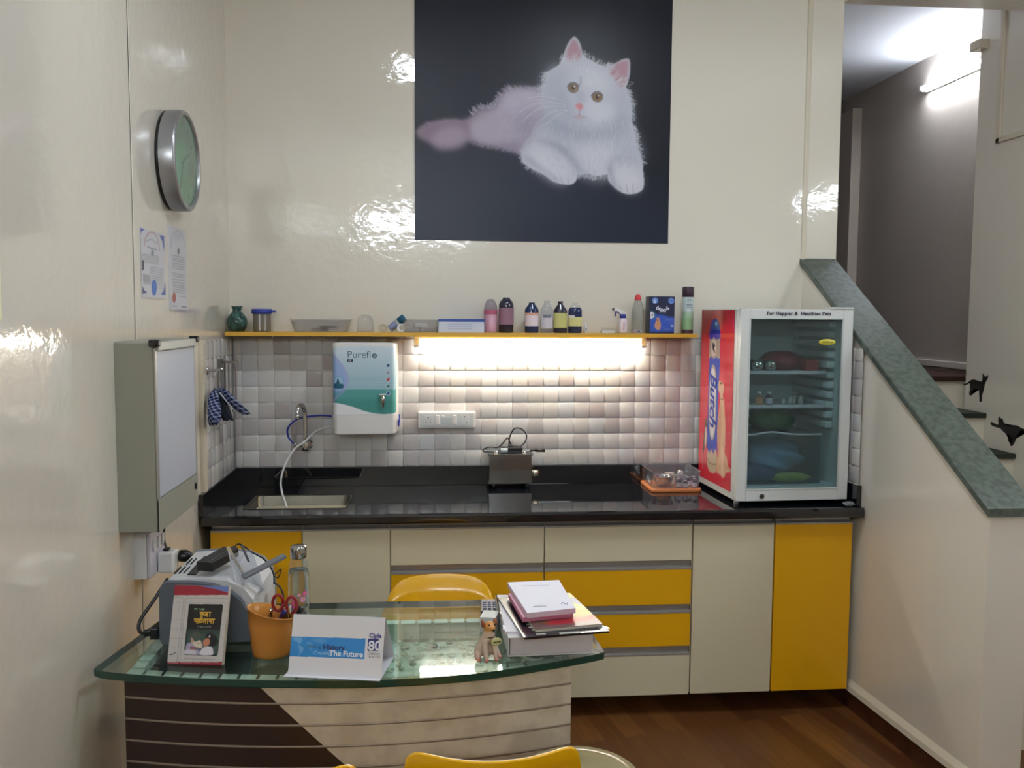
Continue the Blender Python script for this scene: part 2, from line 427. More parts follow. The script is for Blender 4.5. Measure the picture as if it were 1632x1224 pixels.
# ---- mosaic relief tiling (each 7 cm square bevelled)
P_ = .0703; PV_ = .0715
def tiling(name, origin, du, u0, u1, v0, v1, nrm, ph=(0, 0)):
    """squares on a wall: du is the wall's horizontal direction, nrm faces the room"""
    bm = bmesh.new(); o = Vector(origin); du = Vector(du).normalized(); dv = Vector((0, 0, 1)); nrm = Vector(nrm)
    i0 = math.floor((u0-ph[0])/P_); j0 = math.floor((v0-ph[1])/PV_)
    i = i0
    while ph[0]+i*P_ < u1:
        j = j0
        while ph[1]+j*PV_ < v1:
            a, b = max(ph[0]+i*P_, u0), min(ph[0]+(i+1)*P_, u1); c, d_ = max(ph[1]+j*PV_, v0), min(ph[1]+(j+1)*PV_, v1)
            if b-a > .012 and d_-c > .012:
                g, w1, w2 = .0006, .003, .0075
                def q(ins, h): return [o+du*(a+ins)+dv*(c+ins)+nrm*h, o+du*(b-ins)+dv*(c+ins)+nrm*h, o+du*(b-ins)+dv*(d_-ins)+nrm*h, o+du*(a+ins)+dv*(d_-ins)+nrm*h]
                rings = [[bm.verts.new(p) for p in q(*t)] for t in ((0, .0055), (w1, .0085), (w2, .0098))]
                for r, s in zip(rings, rings[1:]):
                    for k in range(4):
                        f = bm.faces.new((r[k], r[(k+1) % 4], s[(k+1) % 4], s[k])); f.smooth = True
                f = bm.faces.new(rings[-1]); f.smooth = True
            j += 1
        i += 1
    bmesh.ops.recalc_face_normals(bm, faces=bm.faces)
    me = bpy.data.meshes.new(name); bm.to_mesh(me); bm.free(); me.materials.append(M['tile'])
    ob = bpy.data.objects.new(name, me); COL.objects.link(ob); ob['kind'] = 'structure'
    return ob
tiling('wall_back_tiles', (0, -.003, 0), (1, 0, 0), LX+.015, 1.685, .945, 1.529, (0, -1, 0), (-.061, .0165))
tiling('wall_left_tiles', (LX+.003, 0, 0), (0, 1, 0), -.50, -.014, .86, 1.52, (1, 0, 0), (0, .0165))
tiling('wall_right_tiles', (1.697, 0, 0), (.0763, -1, 0), .014, .55, .86, 1.50, (-1, 0, 0), (0, .0165))
struct(MB().box(LX+.0, 1.70, -.0035, .001, .86, 1.53), 'trim_9', M['grout'])
struct(MB().box(LX-.001, LX+.0035, -.50, 0, .86, 1.525), 'trim_10', M['grout'])
struct(MB().box(LX-.001, LX+.017, -.545, -.502, .845, 1.525, bevel=.003), 'trim_11', M['cream_trim'])

# ================================================================ lamps
def panel_light(label, x, y, sz, strength, rgb=(234, 245, 255)):
    t = thing('ceiling_light', label, 'light', (x, y, CEIL))
    mb = MB().box(-sz/2-.012, sz/2+.012, -sz/2-.012, sz/2+.012, -.03, 0, bevel=.003); mb.build('frame', M['white_pl'], t)
    mb = MB().box(-sz/2, sz/2, -sz/2, sz/2, -.034, -.030); mb.build('diffuser', lamp_mat('lit_panel', rgb, strength), t)
    return t
def tube_light(label, p0, p1, up, strength, rgb=(234, 245, 255), r=.019, off=.03):
    """wall batten: housing on the wall, tube in front; up = direction from wall to tube"""
    p0, p1, up = Vector(p0), Vector(p1), Vector(up)
    t = thing('tube_light', label, 'light', (p0+p1)/2); c = (p0+p1)/2
    d = (p1-p0).normalized(); s_ = up.cross(d).normalized(); L = (p1-p0).length
    Mx = Matrix((( d.x, s_.x, up.x, 0), (d.y, s_.y, up.y, 0), (d.z, s_.z, up.z, 0), (0, 0, 0, 1)))
    mb = MB().box(-L/2-.02, L/2+.02, -.02, .02, -off-.012, -off+.006, bevel=.003); mb.xform(Mx); mb.build('housing', M['white_pl'], t)
    for sg in (-1, 1):
        mb = MB().box(sg*(L/2+.008)-.012, sg*(L/2+.008)+.012, -.016, .016, -off, .016, bevel=.003)
        mb.xform(Mx); mb.build('lamp_holder', M['white_pl'], t)
    mb = MB().cyl((-L/2, 0, 0), (L/2, 0, 0), r, 16); mb.xform(Mx); mb.build('tube', lamp_mat('lit_tube', rgb, strength), t)
    return t
panel_light('square ceiling panel light above the desk, brightly lit', -.12, -1.85, .2, PANEL_W)
panel_light('added unseen ceiling panel that brightens the back wall and stair wall', .88, -1.55, .32, FILL_PANEL_W)  # added fill lamp, out of view, lifts the back wall and sloping stair wall
tube_light('long lit tube light high on the rear wall', (-.75, REAR+.06, 2.62), (.45, REAR+.06, 2.62), (0, 1, 0), REAR_TUBE_W)
tube_light('long lit tube light on the right wall of the room', (RX-.05, -2.5, 2.46), (RX-.05, -1.3, 2.46), (-1, 0, 0), SIDE_TUBE_W)
tube_light('glowing tube light high on the grey stairwell wall', (2.958, .38, 3.005), (2.958, 1.27, 3.005), (-1, 0, 0), STAIR_TUBE_W, (240, 246, 255), r=.016)
# ================================================================ counter and cabinets
def handle_profile(x0, x1, z0, parent, h=.036):
    mb = MB(); poly = [(-.536, 0), (-.536, h), (-.5425, h), (-.5425, .015), (-.549, .0095), (-.556, .0085), (-.5615, .006), (-.5615, 0)]
    mb.prism([(y, z+z0) for y, z in poly], 'x', x0, x1)
    return mb.build('handle', M['alu'], parent)
def cabinet(name, label, x0, x1, fronts, group=None):
    """fronts: list of (kind, x0, x1, z0, z1, material)"""
    t = thing(name, label, 'cabinet', (0, 0, 0), group=group)
    mb = MB().box(x0, x1, -.540, -.03, .095, .818); mb.build('body', M['cream_lam'], t)
    top = .792
    for kind, a, b, z0, z1, m in fronts:
        f = MB().box(a, b, -.56, -.542, z0, z1, bevel=.0012).build(kind, m, t)
        hh = .023 if z1 >= top-.001 else .0355
        hp = handle_profile(a, b, z1+.0008, f, hh)
    for lx in (x0+.10, x1-.10):
        for ly in (-.30, -.10):
            MB().cyl((lx, ly, 0), (lx, ly, .095), .016, 14).cyl((lx, ly, 0), (lx, ly, .012), .024, 14).build('leg', M['alu'], t)
    return t
Y, Cc = M['yellow_lam'], M['cream_lam']
cabinet('base_cabinet', 'sink cabinet at the left end with one yellow door and one cream door', -.848, -.1625,
        [('door', -.845, -.502, .093, .789, Y), ('door', -.497, -.165, .093, .789, Cc)])
def drawers(a, b): return [('drawer', a, b, .648, .789, Cc), ('drawer', a, b, .467, .611, Y), ('drawer', a, b, .2945, .430, Y), ('drawer', a, b, .092, .257, Cc)]
cabinet('drawer_cabinet', 'four-drawer cabinet with yellow middle drawers, mostly hidden behind the desk', -.1615, .4415, drawers(-.1600, .4400))
cabinet('drawer_cabinet', 'four-drawer cabinet with two yellow middle drawers, beside the tall cream door', .4425, 1.0415, drawers(.4445, 1.0390))
cabinet('base_cabinet', 'cabinet under the fridge with a cream door and a yellow door', 1.0425, 1.712,
        [('door', 1.0455, 1.379, .093, .787, Cc), ('door', 1.385, 1.708, .093, .787, Y)])
t = thing('countertop', 'polished black granite worktop over the yellow and cream cabinets', 'countertop')
mb = MB(); SX0, SX1, SY0, SY1 = -.74, -.335, -.485, -.212; X0, X1 = -.867, 1.735
for a, b, c, d in ((X0, SX0, -.585, 0), (SX1, 1.72, -.585, 0), (SX0, SX1, -.585, SY0), (SX0, SX1, SY1, 0)):
    mb.box(a, b, c, d, .822, .86)
mb.prism([(-.585, .822), (-.585, .86), (-.594, .8597), (-.599, .857), (-.602, .850), (-.602, .827), (-.598, .822)], 'x', X0, X1)
mb.box(1.70, X1, -.6, -.55, .822, .8595)
mb.build('slab', M['granite_black'], t)
mb = MB().box(-.865, 1.70, -.021, -.0045, .8602, .943, bevel=.001); mb.build('upstand', M['granite_black'], t)
mb = MB().box(LX+.0045, LX+.021, -.598, -.021, .8602, .943, bevel=.001); mb.build('upstand', M['granite_black'], t)
mb = MB(); mb.loft([[(wall_x(y)-.022, y, .8602), (wall_x(y)-.022, y, .943), (wall_x(y)-.002, y, .943), (wall_x(y)-.002, y, .8602)] for y in (-.022, -.56)], smooth=False)
mb.build('upstand', M['granite_black'], t)
# sink
def rrect(x0, x1, y0, y1, r, n=5):
    out = []
    for cx, cy_, a0 in ((x1-r, y1-r, 0), (x0+r, y1-r, 90), (x0+r, y0+r, 180), (x1-r, y0+r, 270)):
        for k in range(n+1):
            a = R(a0+90*k/n); out.append((cx+r*cos(a), cy_+r*sin(a)))
    return out
t = thing('sink', 'small stainless steel sink set into the black worktop', 'sink', (0, 0, 0))
rings = []
for ins, z, r in ((.0005, .861, .03), (.0015, .8625, .03), (.006, .8625, .03), (.009, .858, .03), (.014, .74, .04), (.03, .722, .045), (.09, .718, .05)):
    rings.append([(x, y, z) for x, y in rrect(SX0+ins, SX1-ins, SY0+ins, SY1-ins, r)])
mb = MB(); mb.loft(rings, cap=False)
mb.face([p for p in rings[-1]], True)
o = mb.build('basin', mat('dull_sink_steel', (120, 116, 106), .28, metal=1), t)
MB().lathe([(.001, .7185), (.022, .7185), (.026, .721), (.03, .7205)], ((SX0+SX1)/2, (SY0+SY1)/2, 0), 20).build('drain', M['chrome'], t)
# tap
t = thing('tap', 'chrome wall tap with a swan-neck spout above the sink', 'tap', (-.553, -.003, 1.05))
mb = MB().lathe([(.031, 0), (.031, .004), (.024, .012), (.014, .016), (.0135, .05)], seg=24, M=Matrix.Rotation(R(90), 4, 'X'))
mb.build('flange', M['chrome'], t)
mb = MB().lathe([(.001, -.022), (.017, -.02), (.019, -.01), (.019, .012), (.0165, .02), (.012, .028), (.0095, .032)], (0, -.062, 0), 20)
mb.build('valve_body', M['chrome'], t)
MB().tube([(0, -.062, .02), (0, -.062, .10), (-.002, -.064, .150), (-.008, -.082, .178), (-.016, -.105, .180), (-.022, -.122, .162), (-.023, -.126, .137)], .0095, 14).cyl((-.023, -.126, .145), (-.023, -.1262, .125), .0115, 14).build('spout', M['chrome'], t)
mb = MB().cyl((-.015, -.062, 0), (-.045, -.062, 0), .008, 12)
mb.cyl((-.045, -.062, -.014), (-.045, -.062, .014), .0045, 8).cyl((-.045, -.076, 0), (-.045, -.048, 0), .0045, 8); mb.build('handle', M['chrome'], t)
M['tube_blue'] = mat('blue_tube', (28, 40, 150), .3); M['tube_white'] = mat('milky_white_tube', (215, 215, 215), .3, spec=.5)
mb = MB().tube([(-.425, -.04, 1.172), (-.46, -.035, 1.178), (-.51, -.035, 1.178), (-.58, -.045, 1.168), (-.626, -.055, 1.132), (-.628, -.055, 1.088), (-.603, -.055, 1.058), (-.585, -.056, 1.05)], .0038, 8)
tag(mb.build('water_tube', M['tube_blue']), 'thin blue water tube looping from the tap to the purifier', 'tube')
mb = MB().tube([(-.425, -.04, 1.13), (-.46, -.04, 1.128), (-.51, -.045, 1.11), (-.552, -.105, 1.072), (-.590, -.13, 1.045), (-.622, -.19, .985), (-.628, -.26, .93), (-.612, -.33, .895), (-.596, -.365, .868), (-.585, -.385, .845)], .0042, 8)
tag(mb.build('water_tube', M['tube_white']), 'milky white drain tube hanging from the purifier into the sink', 'tube')

# ================================================================ water purifier
t = thing('water_purifier', 'white and teal wall-mounted water purifier under the shelf', 'water purifier', (-.2885, 0, 1.31))
def puri_ring(z, gx, top=0):
    w2, d = .1335+gx, -.178
    pts = []
    for sx in (1,):
        pass
    P = [(w2+.006, -.012), (w2+.006, -.06)]
    for k in range(6):
        a = R(0-90*k/5); P.append((w2-.022+.022*cos(a), d+.03+.03*sin(a)))
    for k in range(6):
        a = R(270-90*k/5); P.append((-w2+.022+.022*cos(a), d+.03+.03*sin(a)))
    P += [(-w2-.006, -.06), (-w2-.006, -.012)]
    return [(x, y, z + top*(1-(x/w2)**2)) for x, y in P]
mb = MB(); mb.loft([puri_ring(-.197, -.004), puri_ring(-.192, 0), puri_ring(-.1, 0), puri_ring(.1, 0), puri_ring(.186, 0, .008), puri_ring(.193, -.003, .01)])
mb.build('body', M['white_pl'], t)
A = Art(150, 208, (236, 236, 240), homog([(100, 135), (790, 135), (790, 850), (100, 850)], [(0, 0), (150, 0), (150, 208), (0, 208)]))
for k in range(24):     # printed colour change from pale blue to sea green
    y0 = 130+k*21; q = min(1, max(0, (y0-130)/440))
    c = tuple(int(a+(b-a)*q) for a, b in zip((214, 228, 240), (150, 190, 205))) if y0 < 590 else (88, 158, 156)
    A.rect(60, y0, 860, y0+22, c, .6)
A.rect(60, 585, 860, 760, (86, 160, 158), 1.2); A.rect(60, 690, 860, 860, (70, 146, 140), 6)
A.fill([(60, 130), (105, 170), (120, 205), (190, 290), (250, 370), (283, 450), (275, 530), (235, 600), (170, 660), (60, 700)], (168, 172, 222), 1.2, .85)
A.fill([(60, 190), (110, 230), (170, 300), (225, 380), (252, 450), (245, 520), (200, 590), (60, 660)], (150, 180, 226), 3, .9)
A.fill([(60, 600), (170, 600), (235, 600), (170, 662), (60, 690)], (96, 158, 176), 3, .8)
A.ell(170, 500, 55, 60, (80, 140, 190), blur=.6, alpha=.5).ell(170, 500, 48, 53, (160, 200, 225), blur=.6)
A.fill([(145, 520), (165, 455), (185, 520)], (24, 72, 118), .6, smooth=False).fill([(118, 540), (140, 515), (220, 530), (215, 572), (125, 570)], (34, 100, 128), .8)
for cy_, c in ((330, (30, 88, 140)), (408, (150, 150, 160)), (478, (170, 60, 80)), (548, (50, 120, 110)), (622, (40, 90, 160))):
    A.ell(705, cy_, 24, 26, (210, 225, 235), blur=.6, alpha=.7).ell(705, cy_, 16, 18, c, blur=.8)
A.line([(690, 494), (722, 462)], (190, 70, 90), 1.6)
A.fill([(40, 722), (130, 722), (230, 740), (330, 768), (440, 808), (540, 832), (640, 842), (740, 838), (790, 826), (870, 780), (870, 900), (40, 900)], (236, 236, 240), .5)
def pf(U, V):
    x = -.1335 + .267*U; z = -.112+(.175+.112)*V + .006*(1-((U-.5)*2)**2)*V
    ax = np.maximum(np.abs(x)-(.1335-.022), 0)/.022; y = -.1485-.03*np.sqrt(np.clip(1-ax**2, 0, 1)) - .0008
    return (x + np.sign(x)*.0006, y, z)
A.mesh('front_panel', print_mat('purifier_print', .25), t, pf)
tm = mat('dark_teal_lettering', (40, 84, 92), .4)
text('lettering', 'Purefl', .043, tm, t, (-.020, -.1795, .1435), extrude=.0004, offset=-.0004)
mb = MB().lathe([(.0062, -.0004), (.0102, -.0004), (.0102, .0004), (.0062, .0004), (.0062, -.0004)], (.0445, -.1797, .140), 20, cap=False, M=Matrix.Rotation(R(90), 4, 'X'))
mb.box(.0350, .0555, -.1803, -.1797, .1385, .1415, M=Matrix.Rotation(0, 4, 'Y')); mb.build('emblem', tm, t)
MB().box(-.070, -.046, -.1797, -.1788, .113, .1255).build('badge', mat('dark_blue_badge', (28, 40, 72), .4), t)
text('badge_lettering', 'UF', .012, M['white_pl'], t, (-.058, -.1802, .119), extrude=.0003)
tp = MB().lathe([(.001, -.028), (.006, -.026), (.0065, -.010), (.010, -.004), (.010, .014), (.0065, .020), (.006, .026)], (.079, -.195, -.052), 16)
tp.cyl((.079, -.176, -.04), (.079, -.195, -.04), .007, 12); o = tp.build('tap', M['steel'], t)
MB().box(.066, .092, -.203, -.187, -.027, -.022, bevel=.002).build('tap_lever', M['white_pl'], o)
MB().box(.1395, .1465, -.12, -.10, -.17, -.142, bevel=.002).tube([(.1395, -.1, -.165), (.146, -.1, -.150), (.147, -.09, -.135), (.144, -.07, -.125)], .003).build('drain_valve', M['tube_blue'], t)
for zz in (-.145, -.187): MB().box(-.150, -.138, -.05, -.03, zz, zz+.015, bevel=.002).build('inlet', M['white_pl'], t)

# ================================================================ switchboard on the tiles
def socket_holes(mb, cx, cz, y, five=False, s=1.0):
    pts = [(0, .014, .0028), (-.011, -.012, .0024), (.011, -.012, .0024)]
    if five: pts = [(0, .010, .0028), (-.009, .001, .0017), (.009, .001, .0017), (-.0095, -.010, .0024), (.0095, -.010, .0024)]
    for dx, dz, r in pts: mb.cyl((cx+dx*s, y+.002, cz+dz*s), (cx+dx*s, y-.0006, cz+dz*s), r*s, 10)
t = thing('switchboard', 'long white switchboard on the tiles right of the water purifier', 'switchboard', (.066, -.012, 1.157))
MB().box(-.128, .128, -.022, 0, -.037, .037, bevel=.004).build('back_box', M['white_pl'], t)
MB().box(-.118, .118, -.0255, -.0225, -.029, .031, bevel=.0015).build('cover_plate', mat('pale_grey_plate', (208, 212, 214), .3), t)
for x in (-.042, .034):
    MB().box(x-.0085, x+.0085, -.031, -.0257, -.019, .021, bevel=.002).build('switch', M['white_pl'], t)
for x, five in ((-.083, True), (.078, False)):
    mb = MB(); mb.mi = 0; mb.box(x-.019, x+.019, -.0272, -.0257, -.022, .022, bevel=.001); mb.mi = 1; socket_holes(mb, x, 0, -.0274, five)
    mb.build('socket', [mat('socket_plastic', (216, 219, 220), .3), M['black_pl']], t)
MB().box(-.026, -.011, -.028, -.0257, .014, .021, bevel=.001).build('indicator', M['white_pl'], t)
MB().box(-.026, .022, -.0268, -.0257, -.021, .012, bevel=.0005).build('blank_plate', mat('blank_plate_grey', (196, 204, 206), .25), t)

# ================================================================ steel box with the cable on top
t = thing('instrument_box', 'polished steel instrument box with a coiled cable, at the back of the worktop', 'steriliser', (.345, -.075, .86))
mb = MB(); mb.loft([[(s*w2, -.045, z) if i < 2 else (s*w2, .045, z) for i, s in enumerate((-1, 1, 1, -1))] for w2, z in ((.0975, .022), (.093, .04), (.0925, .142), (.0925, .150))], smooth=False)
mb.build('body', mat('mirror_steel', (150, 150, 152), .12, metal=1), t)
MB().box(-.1, .1, -.052, .05, .148, .155, bevel=.002).build('lid', M['steel'], t)
for sx in (-1, 1):
    for sy in (-.035, .035): MB().cyl((sx*.075, sy, 0), (sx*.075, sy, .024), .008, 10).build('foot', M['black_pl'], t)
MB().cyl((.094, -.01, .062), (.128, -.01, .062), .015, 18).build('knob', mat('brushed_knob', (190, 186, 170), .25, metal=1), t)
MB().cyl((.088, -.02, .165), (.118, -.02, .167), .005, 10).cyl((.112, -.02, .167), (.155, -.02, .165), .0075, 12).build('handle', M['black_pl'], t)
for x in (-.064, .062): MB().cyl((x, -.03, .155), (x, -.03, .166), .012, 14).build('clasp', M['chrome'], t)
t = thing('power_lead', 'coiled black power lead with its plug lying on the steel instrument box', 'cable', (.345, -.075, 1.0155))
mb = MB().tube([(.02, -.02, .012), (.0, -.02, .018), (-.035, -.02, .012), (-.075, -.02, .006), (-.115, -.018, .006), (-.118, -.018, .018), (-.09, -.015, .026), (-.055, -.012, .024), (-.03, -.012, .045), (-.012, -.01, .066), (-.002, -.01, .05), (.01, -.01, .024)], .003, 8)
mb.tube([(-.004, -.006, .03), (.0, 0, .07), (.02, .0, .105), (.05, 0, .105), (.073, -.002, .08), (.07, -.004, .05), (.05, -.006, .028)], .003, 8)
mb.build('cable', M['black_pl'], t)
MB().box(-.045, .055, -.03, .01, .002, .026, bevel=.006).box(-.01, .05, -.02, .015, .02, .032, bevel=.004, M=Matrix.Rotation(R(6), 4, 'Y')).build('plug', M['black_pl'], t)
MB().cyl((-.045, -.03, .012), (-.012, -.03, .012), .011, 14).build('connector', mat('clear_connector', (170, 180, 186), .15), t)

# ================================================================ plastic tray with vials
TX, TY = 1.063, -.132
t = thing('plastic_tray', 'clear plastic tray on an orange base beside the fridge', 'tray', (TX, TY, .86))
MB().loft([[(x, y, z) for x, y in rrect(-.112-g, .112+g, -.112-g, .108+g, .02)] for g, z in ((0, 0), (.001, .003), (.001, .012), (0, .014))]).build('base', mat('orange_plastic', (214, 132, 78), .35), t)
M['clear_pl'] = thin_glass('clear_plastic', (246, 247, 250), .03, 1.35, .10, (215, 218, 228))
mb = MB(); rr = [[(x, y, z) for x, y in rrect(-.105-g, .105+g, -.105-g, .102+g, .018)] for g, z in ((0, .014), (.004, .084), (.0065, .086), (.0065, .090), (.0035, .090), (.0025, .084), (-.002, .017))]
mb.loft(rr, cap=False); mb.build('clear_wall', M['clear_pl'], t)
t = thing('steel_bowl', 'small steel bowl inside the clear plastic tray', 'bowl', (TX-.045, TY-.045, .8745))
MB().lathe([(.001, 0), (.022, 0), (.034, .012), (.041, .03), (.046, .046), (.048, .047), (.0465, .048), (.043, .044), (.038, .030), (.03, .013), (.001, .004)], seg=28).build('bowl', M['chrome'], t)
mv = mat('smoky_vial_glass', (88, 74, 90), .1); mw = mat('vial_label', (214, 210, 216), .5)
vials = [(.018, -.078, .040, 'short vial with a violet-grey cap in the tray, nearest the steel bowl'), (.045, -.085, .034, 'lowest white-labelled vial at the front of the plastic tray'),
         (.088, -.082, .040, 'white-labelled vial in the front right corner of the plastic tray'), (.030, -.045, .042, 'dark vial in the tray behind the front row, second from its bowl'),
         (.066, -.052, .042, 'dark vial in the tray behind the gap of the front row'), (.092, -.045, .044, 'dark vial in the tray near its right wall')]
for i, (x, y, h, lb) in enumerate(vials):
    v = thing('vial', lb, 'vial', (TX+x, TY+y, .8745), group='vials in the plastic tray')
    MB().lathe([(.0115, 0), (.012, .002), (.012, h*.66), (.008, h*.8), (.0075, h*.86)], seg=16).build('glass_body', mv, v)
    MB().lathe([(.0123, h*.1), (.0123, h*.6)], seg=16, cap=False).build('paper_label', mw, v)
    MB().lathe([(.009, h*.84), (.009, h), (.001, h)], seg=14).build('cap', mat('vial_cap', (150, 140, 150), .3) if i != 1 else M['steel'], v)
t = tag(MB().box(-.02, .018, -.012, .012, 0, .05, bevel=.001).build('medicine_carton', mat('cream_carton', (226, 218, 196), .5), loc=(TX+.0, TY+.012, .8745)), 'small cream carton standing in the clear plastic tray', 'carton'); t.rotation_euler = (0, 0, .2)
mb = MB().box(-.026, .026, -.015, .015, 0, .038, bevel=.001); o = mb.build('medicine_carton', mat('grey_carton', (150, 152, 156), .4), loc=(TX+.055, TY+.02, .8745)); o.rotation_euler = (0, 0, -.15)
tag(o, 'small grey carton lying in the clear plastic tray', 'carton')
mb = MB().box(-.011, .011, -.007, .007, 0, .018, bevel=.001); o = mb.build('medicine_carton', mat('white_carton', (235, 232, 220), .4), loc=(TX+.048, TY+.02, .9150)); o.rotation_euler = (0, .45, .3)
tag(o, 'tiny white carton tilted on top of the grey carton in the tray', 'carton')
# ================================================================ small display fridge
FR = thing('display_fridge', 'small white display fridge with a glass door and red side, on the worktop', 'fridge', (1.228, -.530, .862), R(2.5))
t = FR
M['fr_white'] = mat('fridge_white', (214, 216, 214), .28, coat=.3)
M['fr_in'] = mat('fridge_liner', (212, 222, 224), .4)
W_, D_, H_ = .478, .455, .795; z0 = .015; yb = .034
mb = MB()
mb.box(0, .024, yb, D_, z0, H_, bevel=.002); mb.box(W_-.024, W_, yb, D_, z0, H_, bevel=.002)
mb.box(.024, W_-.024, yb, D_, H_-.028, H_, bevel=.001); mb.box(.024, W_-.024, yb, D_, z0, z0+.045); mb.box(.024, W_-.024, D_-.025, D_, z0+.045, H_-.028)
mb.build('cabinet_shell', M['fr_white'], t)
mb = MB(); a = .0245
mb.box(a, a+.004, yb+.001, D_-.026, z0+.046, H_-.029); mb.box(W_-a-.004, W_-a, yb+.001, D_-.026, z0+.046, H_-.029)
mb.box(a+.004, W_-a-.004, D_-.030, D_-.026, z0+.046, H_-.029); mb.box(a+.004, W_-a-.004, yb+.001, D_-.03, z0+.046, z0+.05); mb.box(a+.004, W_-a-.004, yb+.001, D_-.03, H_-.033, H_-.029)
mb.build('inner_liner', M['fr_in'], t)
mb = MB()
for k in range(11):
    z = .30+.042*k
    mb.box(W_-.062, W_-.0286, yb+.05, D_-.035, z, z+.028, bevel=.006); mb.box(.0286, .05, yb+.05, D_-.035, z, z+.028, bevel=.006)
mb.build('shelf_rails', M['fr_in'], t)
# door
mb = MB(); gx0, gx1, gz0, gz1 = .040, W_-.044, .064, .757
mb.box(0, gx0, 0, .030, z0, H_, bevel=.003); mb.box(gx1, W_, 0, .030, z0, H_, bevel=.003)
mb.box(gx0, gx1, .0005, .030, gz1, H_, bevel=.002); mb.box(gx0, gx1, .0005, .030, z0, gz0, bevel=.002)
door = mb.build('door', M['fr_white'], t)
mb = MB()
for q in ((gx0-.004, gx0+.003, gz0-.004, gz1+.004), (gx1-.003, gx1+.004, gz0-.004, gz1+.004)): mb.box(q[0], q[1], -.0015, .004, q[2], q[3], bevel=.001)
mb.box(gx0-.004, gx1+.004, -.0015, .004, gz0-.004, gz0+.003, bevel=.001).box(gx0-.004, gx1+.004, -.0015, .004, gz1-.003, gz1+.004, bevel=.001)
mb.build('glazing_bead', mat('pale_bead', (196, 202, 200), .3), door)
MB().box(gx0, gx1, .010, .014, gz0, gz1).build('glass', thin_glass('fridge_glass', (226, 236, 236), .01, 1.35, .045, (170, 180, 182)), door)
MB().lathe([(.001, 0), (.009, 0), (.010, -.001), (.010, -.004), (.007, -.0055), (.001, -.0055)], (.108, .0, .036), 20, M=Matrix.Rotation(R(-90), 4, 'X')).build('lock', mat('dull_lock', (92, 90, 82), .4, metal=.8), door)
MB().box(.0, .018, -.0, .02, H_+.0, H_+.003).box(W_-.10, W_-.0, -.004, .045, H_+.001, H_+.009, bevel=.002).build('top_hinge', M['fr_white'], t)
text('lettering', 'For Happier &  Healthier Pets', .0205, mat('navy_lettering', (28, 30, 58), .4), door, (.244, -.0010, .7775), extrude=.0002, offset=.0005, space=1.08)
bd = MB().lathe([(.001, 0), (.0355, 0), (.037, -.001), (.0355, -.002), (.001, -.002)], (.372, .0098, .663), 28, M=Matrix.Rotation(R(-90), 4, 'X') @ Matrix.Diagonal((1, .34, 1, 1)))
bo = bd.build('badge', mat('yellow_badge', (206, 196, 70), .35), door)
text('badge_lettering', 'Celfrost', .0145, mat('badge_brown', (92, 88, 30), .4), bo, (.372, .0072, .663), extrude=.0002, shear=.3)
for fx in (.02, W_-.02):
    for fy in (.05, D_-.03): MB().cyl((fx, fy, -.002), (fx, fy, z0+.002), .011, 12).build('foot', M['white_pl'] if fx < .1 and fy < .1 else M['black_pl'], t)
# printed side sheet
f = homog([(1113, 494), (1166, 492), (1160, 788), (1108, 757)], [(0, 0), (150, 0), (150, 300), (0, 300)])
A = Art(150, 300, (206, 44, 62), f)
def z1(pts, ox=1090, oy=490, s=3.948): return [(ox+x/s, oy+y/s) for x, y in pts]
A.fill(z1([(80, 10), (175, 10), (150, 60), (118, 130), (78, 160)]), (150, 36, 54), 4, .6)
A.fill(z1([(0, 300), (340, 200), (340, 500), (0, 520)]), (222, 62, 78), 20, .35)
# sausage
A.fill(z1([(140, 190), (142, 130), (152, 88), (168, 70), (186, 74), (200, 110), (205, 200)]), (26, 52, 168), .6)
A.ell(*z1([(180, 100)])[0], 1.6, 3.2, (150, 200, 240), blur=.8)
A.fill(z1([(140, 195), (206, 195), (206, 325), (198, 500), (192, 700), (188, 925), (176, 890), (166, 925), (152, 890), (140, 915), (122, 880), (128, 700), (132, 500), (138, 325)]), (52, 78, 186), .6, smooth=False)
A.fill(z1([(138, 195), (150, 200), (166, 182), (180, 200), (206, 192), (202, 322), (180, 308), (166, 322), (150, 306), (136, 318)]), (170, 152, 138), .6, smooth=False)
A.fill(z1([(152, 215), (166, 198), (178, 215), (178, 290), (164, 305), (150, 290)]), (206, 192, 186), .6)
A.fill(z1([(160, 218), (170, 230), (176, 240), (168, 250), (174, 285), (160, 262), (156, 240)]), (36, 34, 40), .5)
A.fill(z1([(160, 358), (174, 380), (180, 450), (182, 600), (176, 770), (160, 835), (144, 800), (136, 700), (138, 540), (146, 410)]), (196, 184, 168), .6)
A.fill(z1([(160, 380), (170, 400), (176, 460), (177, 600), (171, 760), (159, 815), (148, 790), (141, 700), (143, 540), (149, 420)]), (226, 224, 232), .6)
# small dark dog
A.fill(z1([(118, 690), (130, 720), (124, 760), (112, 840), (108, 900), (100, 930), (98, 900), (106, 800), (112, 740)]), (90, 66, 56), .8)
A.fill(z1([(114, 760), (124, 770), (120, 850), (112, 880)]), (206, 190, 176), .8)
A.line(z1([(100, 900), (98, 1010)]), (236, 176, 176), 1.6).line(z1([(112, 930), (116, 980)]), (226, 170, 170), 1.6)
# sausage end and cat
A.fill(z1([(128, 900), (140, 915), (152, 895), (166, 925), (176, 895), (188, 930), (188, 990), (180, 1040), (160, 1045), (140, 1030), (126, 980)]), (196, 176, 150), .8)
A.line(z1([(128, 950), (150, 985), (186, 990)]), (110, 80, 60), 2, .8)
